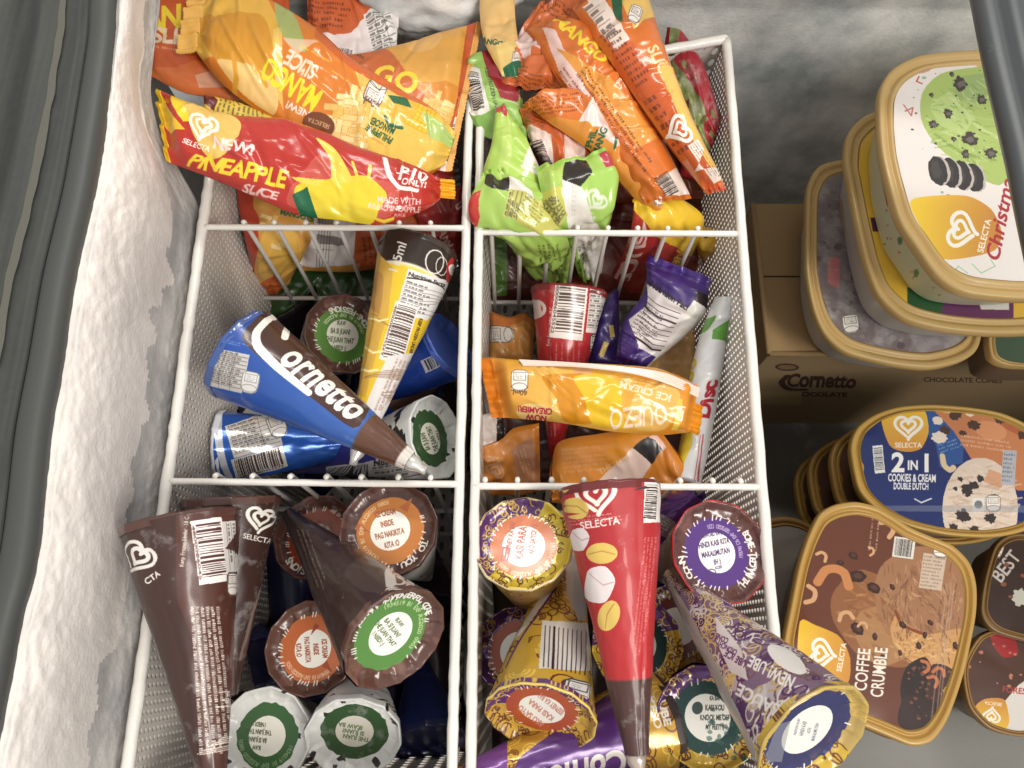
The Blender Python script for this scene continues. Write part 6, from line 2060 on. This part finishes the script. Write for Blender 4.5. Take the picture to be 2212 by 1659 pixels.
c.micro(2052, 962, 50, 24, -18, (150, 180, 220), 3)
c.micro(2130, 958, 110, 28, 8, (244, 200, 170), 3)
c.poly([(1890, 1092), (2260, 1092), (2260, 1108), (1890, 1104)], (150, 150, 160), .45)
t.build('oval tub with a blue and peach two flavour label on top of its stack', GT, lidcol=(186, 148, 72), bodymat=M_TUBD, labelrough=.22, frost=.05)
# dark tub, round tub on the right
t = Tub(rounded(2126, 1160, 2380, 1390, rot=12), -.27, (58, 36, 28), height=.06)
t.c.text('BEST', 2184, 1232, 30, -52, (200, 190, 180), 1, sx=.8)
t.c.jar(2152, 1186, 30, 36, 20)
t.c.speckle(20, (140, 80, 50), 9)
t.c.ell(2205, 1290, 18, 18, 0, (190, 186, 170), wob=.2)
t.build('tub with a dark brown label in the shade at the right edge', GT, lidcol=(130, 98, 54), bodymat=M_TUBD, frost=0)
t = Tub([(2182, 1352), (2120, 1372), (2086, 1425), (2082, 1470), (2096, 1530), (2140, 1575), (2212, 1592), (2290, 1570), (2330, 1500), (2330, 1430), (2290, 1370), (2240, 1352)], -.285, (222, 214, 204), height=.06, lipk=.93)
c = t.c
c.blob([(2090, 1400), (2140, 1365), (2212, 1360), (2250, 1440), (2200, 1520), (2130, 1540), (2090, 1500)], (86, 52, 40))
c.blob([(2140, 1362), (2185, 1368), (2200, 1410), (2170, 1420), (2146, 1395)], (176, 34, 36))
c.speckle(16, (196, 120, 90), 6, (.05, .1, .5, .7))
c.poly([(2150, 1540), (2200, 1480), (2290, 1420), (2330, 1480), (2280, 1590), (2180, 1590)], (222, 214, 204))
gold_badge(c, [(2106, 1530), (2128, 1510), (2170, 1512), (2180, 1560), (2160, 1586), (2120, 1570)], 2142, 1548, 40, 188)
c.text('FOREST', 2196, 1498, 13, 6, (190, 60, 60), 1)
t.build("round tub with chocolate scoops and a red patch at the lower right edge", GT, lidcol=(150, 112, 60), bodymat=M_TUBD, frost=.0)
# coffee tub stack
OUT = [(1847, 1083), (1803, 1090), (1772, 1109), (1748, 1155), (1727, 1220), (1707, 1318), (1693, 1395), (1698, 1455), (1730, 1515), (1790, 1545), (1861, 1568), (1920, 1592), (1972, 1612), (2015, 1602), (2050, 1552), (2083, 1457), (2109, 1335), (2111, 1265), (2096, 1215), (2060, 1178), (2010, 1157), (1965, 1137), (1925, 1111), (1890, 1092)]
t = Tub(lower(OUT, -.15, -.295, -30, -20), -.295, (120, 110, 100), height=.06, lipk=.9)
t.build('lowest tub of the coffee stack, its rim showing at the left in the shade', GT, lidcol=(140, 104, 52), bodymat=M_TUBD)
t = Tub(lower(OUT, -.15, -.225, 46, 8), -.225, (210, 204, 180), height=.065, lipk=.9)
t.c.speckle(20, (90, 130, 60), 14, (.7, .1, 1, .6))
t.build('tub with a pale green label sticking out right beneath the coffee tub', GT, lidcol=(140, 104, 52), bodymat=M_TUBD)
t = Tub(OUT, -.15, (108, 56, 36), height=.07, lipk=.885)
c = t.c
c.blob([(1800, 1280), (1860, 1230), (1960, 1280), (1980, 1360), (1960, 1440), (1860, 1420), (1800, 1340)], (150, 92, 50))
c.blob([(1860, 1320), (1950, 1310), (1980, 1400), (1900, 1440), (1850, 1380)], (176, 122, 74))
c.blob([(1890, 1262), (1910, 1215), (1980, 1180), (2080, 1200), (2096, 1280), (2080, 1400), (2000, 1430), (1930, 1390), (1895, 1320)], (166, 112, 74))
c.blob([(1930, 1330), (2000, 1370), (2080, 1360), (2070, 1440), (1990, 1440), (1930, 1390)], (206, 148, 82))
for _ in range(90):
    x, y = random.uniform(1905, 2080), random.uniform(1215, 1430)
    c.line([(x, y), (x + random.uniform(-4, 4), y + random.uniform(8, 22))], random.uniform(1.2, 3), random.choice(((128, 80, 52), (186, 132, 88), (112, 68, 44))), .7)
scoop(c, 1998, 1310, 82, 104, 240, ((190, 136, 92), (140, 92, 60), (206, 152, 104), (120, 76, 50)), 80, 16)
scoop(c, 1990, 1400, 70, 30, 90, ((222, 168, 100), (190, 130, 74), (232, 182, 116)), 10, 14)
scoop(c, 1870, 1330, 60, 80, 60, ((170, 110, 62), (140, 84, 46), (184, 128, 76)), 40, 24, (3, 8))
c.line([(1935, 1320), (1950, 1350), (1990, 1368)], 7, (136, 66, 36), .9, 10)
for x, y, r_ in ((1852, 1245, 20), (1888, 1270, 17), (1852, 1358, 18), (1843, 1200, 12), (1815, 1215, 9), (1890, 1375, 9), (1795, 1375, 9), (1928, 1268, 8), (1950, 1350, 10), (2010, 1345, 8), (1998, 1372, 8), (2064, 1395, 9), (1985, 1395, 9), (1908, 1420, 8), (1945, 1410, 7)):
    a_ = random.uniform(0, 90)
    c.ell(x, y, r_ * .95, r_ * .62, a_, (66, 36, 28), wob=.10)
    c.ell(x + 1, y - 1, r_ * .5, r_ * .3, a_, (92, 56, 44), wob=.2)
def cashew(x, y, s_, a_, col_=(216, 160, 110)):
    f_ = c.loc(x, y, a_)
    c.line([f_(-s_, s_ * .5), f_(-s_ * .6, -s_ * .3), f_(0, -s_ * .5), f_(s_ * .6, -s_ * .3), f_(s_, s_ * .5)], s_ * .55, col_, smooth=14)
cashew(1802, 1245, 34, 8, (206, 130, 70))
for x, y, s_, a_ in ((1752, 1285, 18, 100), (1777, 1200, 12, 40), (1827, 1330, 15, -10), (1864, 1350, 10, 10), (1794, 1112, 10, 20), (1920, 1140, 18, 60), (1883, 1190, 9, 80)):
    cashew(x, y, s_, a_)
c.blob([(1960, 1440), (2000, 1420), (2020, 1470), (2010, 1540), (1990, 1580), (1960, 1560), (1945, 1490)], (48, 32, 28))
c.blob([(2010, 1440), (2060, 1450), (2050, 1520), (2030, 1560), (2000, 1560)], (70, 42, 34))
for q in ((2000, 1440), (2018, 1470), (2030, 1450)):
    cashew(q[0], q[1], 13, random.uniform(0, 180), (196, 104, 56))
c.blob([(1960, 1500), (2040, 1530), (2030, 1580), (1980, 1590), (1940, 1560)], (54, 34, 30))
c.speckle(40, (120, 70, 50), 4, (.58, .68, .85, .95))
gold_badge(c, [(1728, 1342), (1760, 1350), (1812, 1374), (1836, 1420), (1834, 1470), (1806, 1500), (1770, 1500), (1725, 1440)], 1772, 1412, 66, -80)
c.text('COFFEE', 1876, 1448, 27, -84, (240, 230, 214), 1, sx=.8, width=92)
c.text('CRUMBLE', 1912, 1454, 27, -84, (240, 230, 214), 1, sx=.8, width=108)
c.barcode(1953, 1183, 46, 44, 8, (60, 50, 46), (226, 220, 210))
c.rect(2015, 1235, 50, 76, 8, (206, 180, 156))
c.micro(2015, 1235, 46, 70, 8, (130, 96, 76), 9)
c.jar(2033, 1190, 32, 28, 8)
c.micro(1882, 1150, 76, 8, -84, (230, 190, 160), 1)
c.micro(1896, 1150, 80, 8, -84, (230, 190, 160), 1)
for x in (2046, 2056, 2062):
    c.line([(x, 1260), (x - 16, 1400), (x - 34, 1560)], 3, (190, 160, 140), .45)
t.build("kite shaped tub with a brown coffee label, nuts and a scoop", GT, lidcol=(186, 146, 74), bodymat=M_TUBD, labelrough=.22, frost=.06)
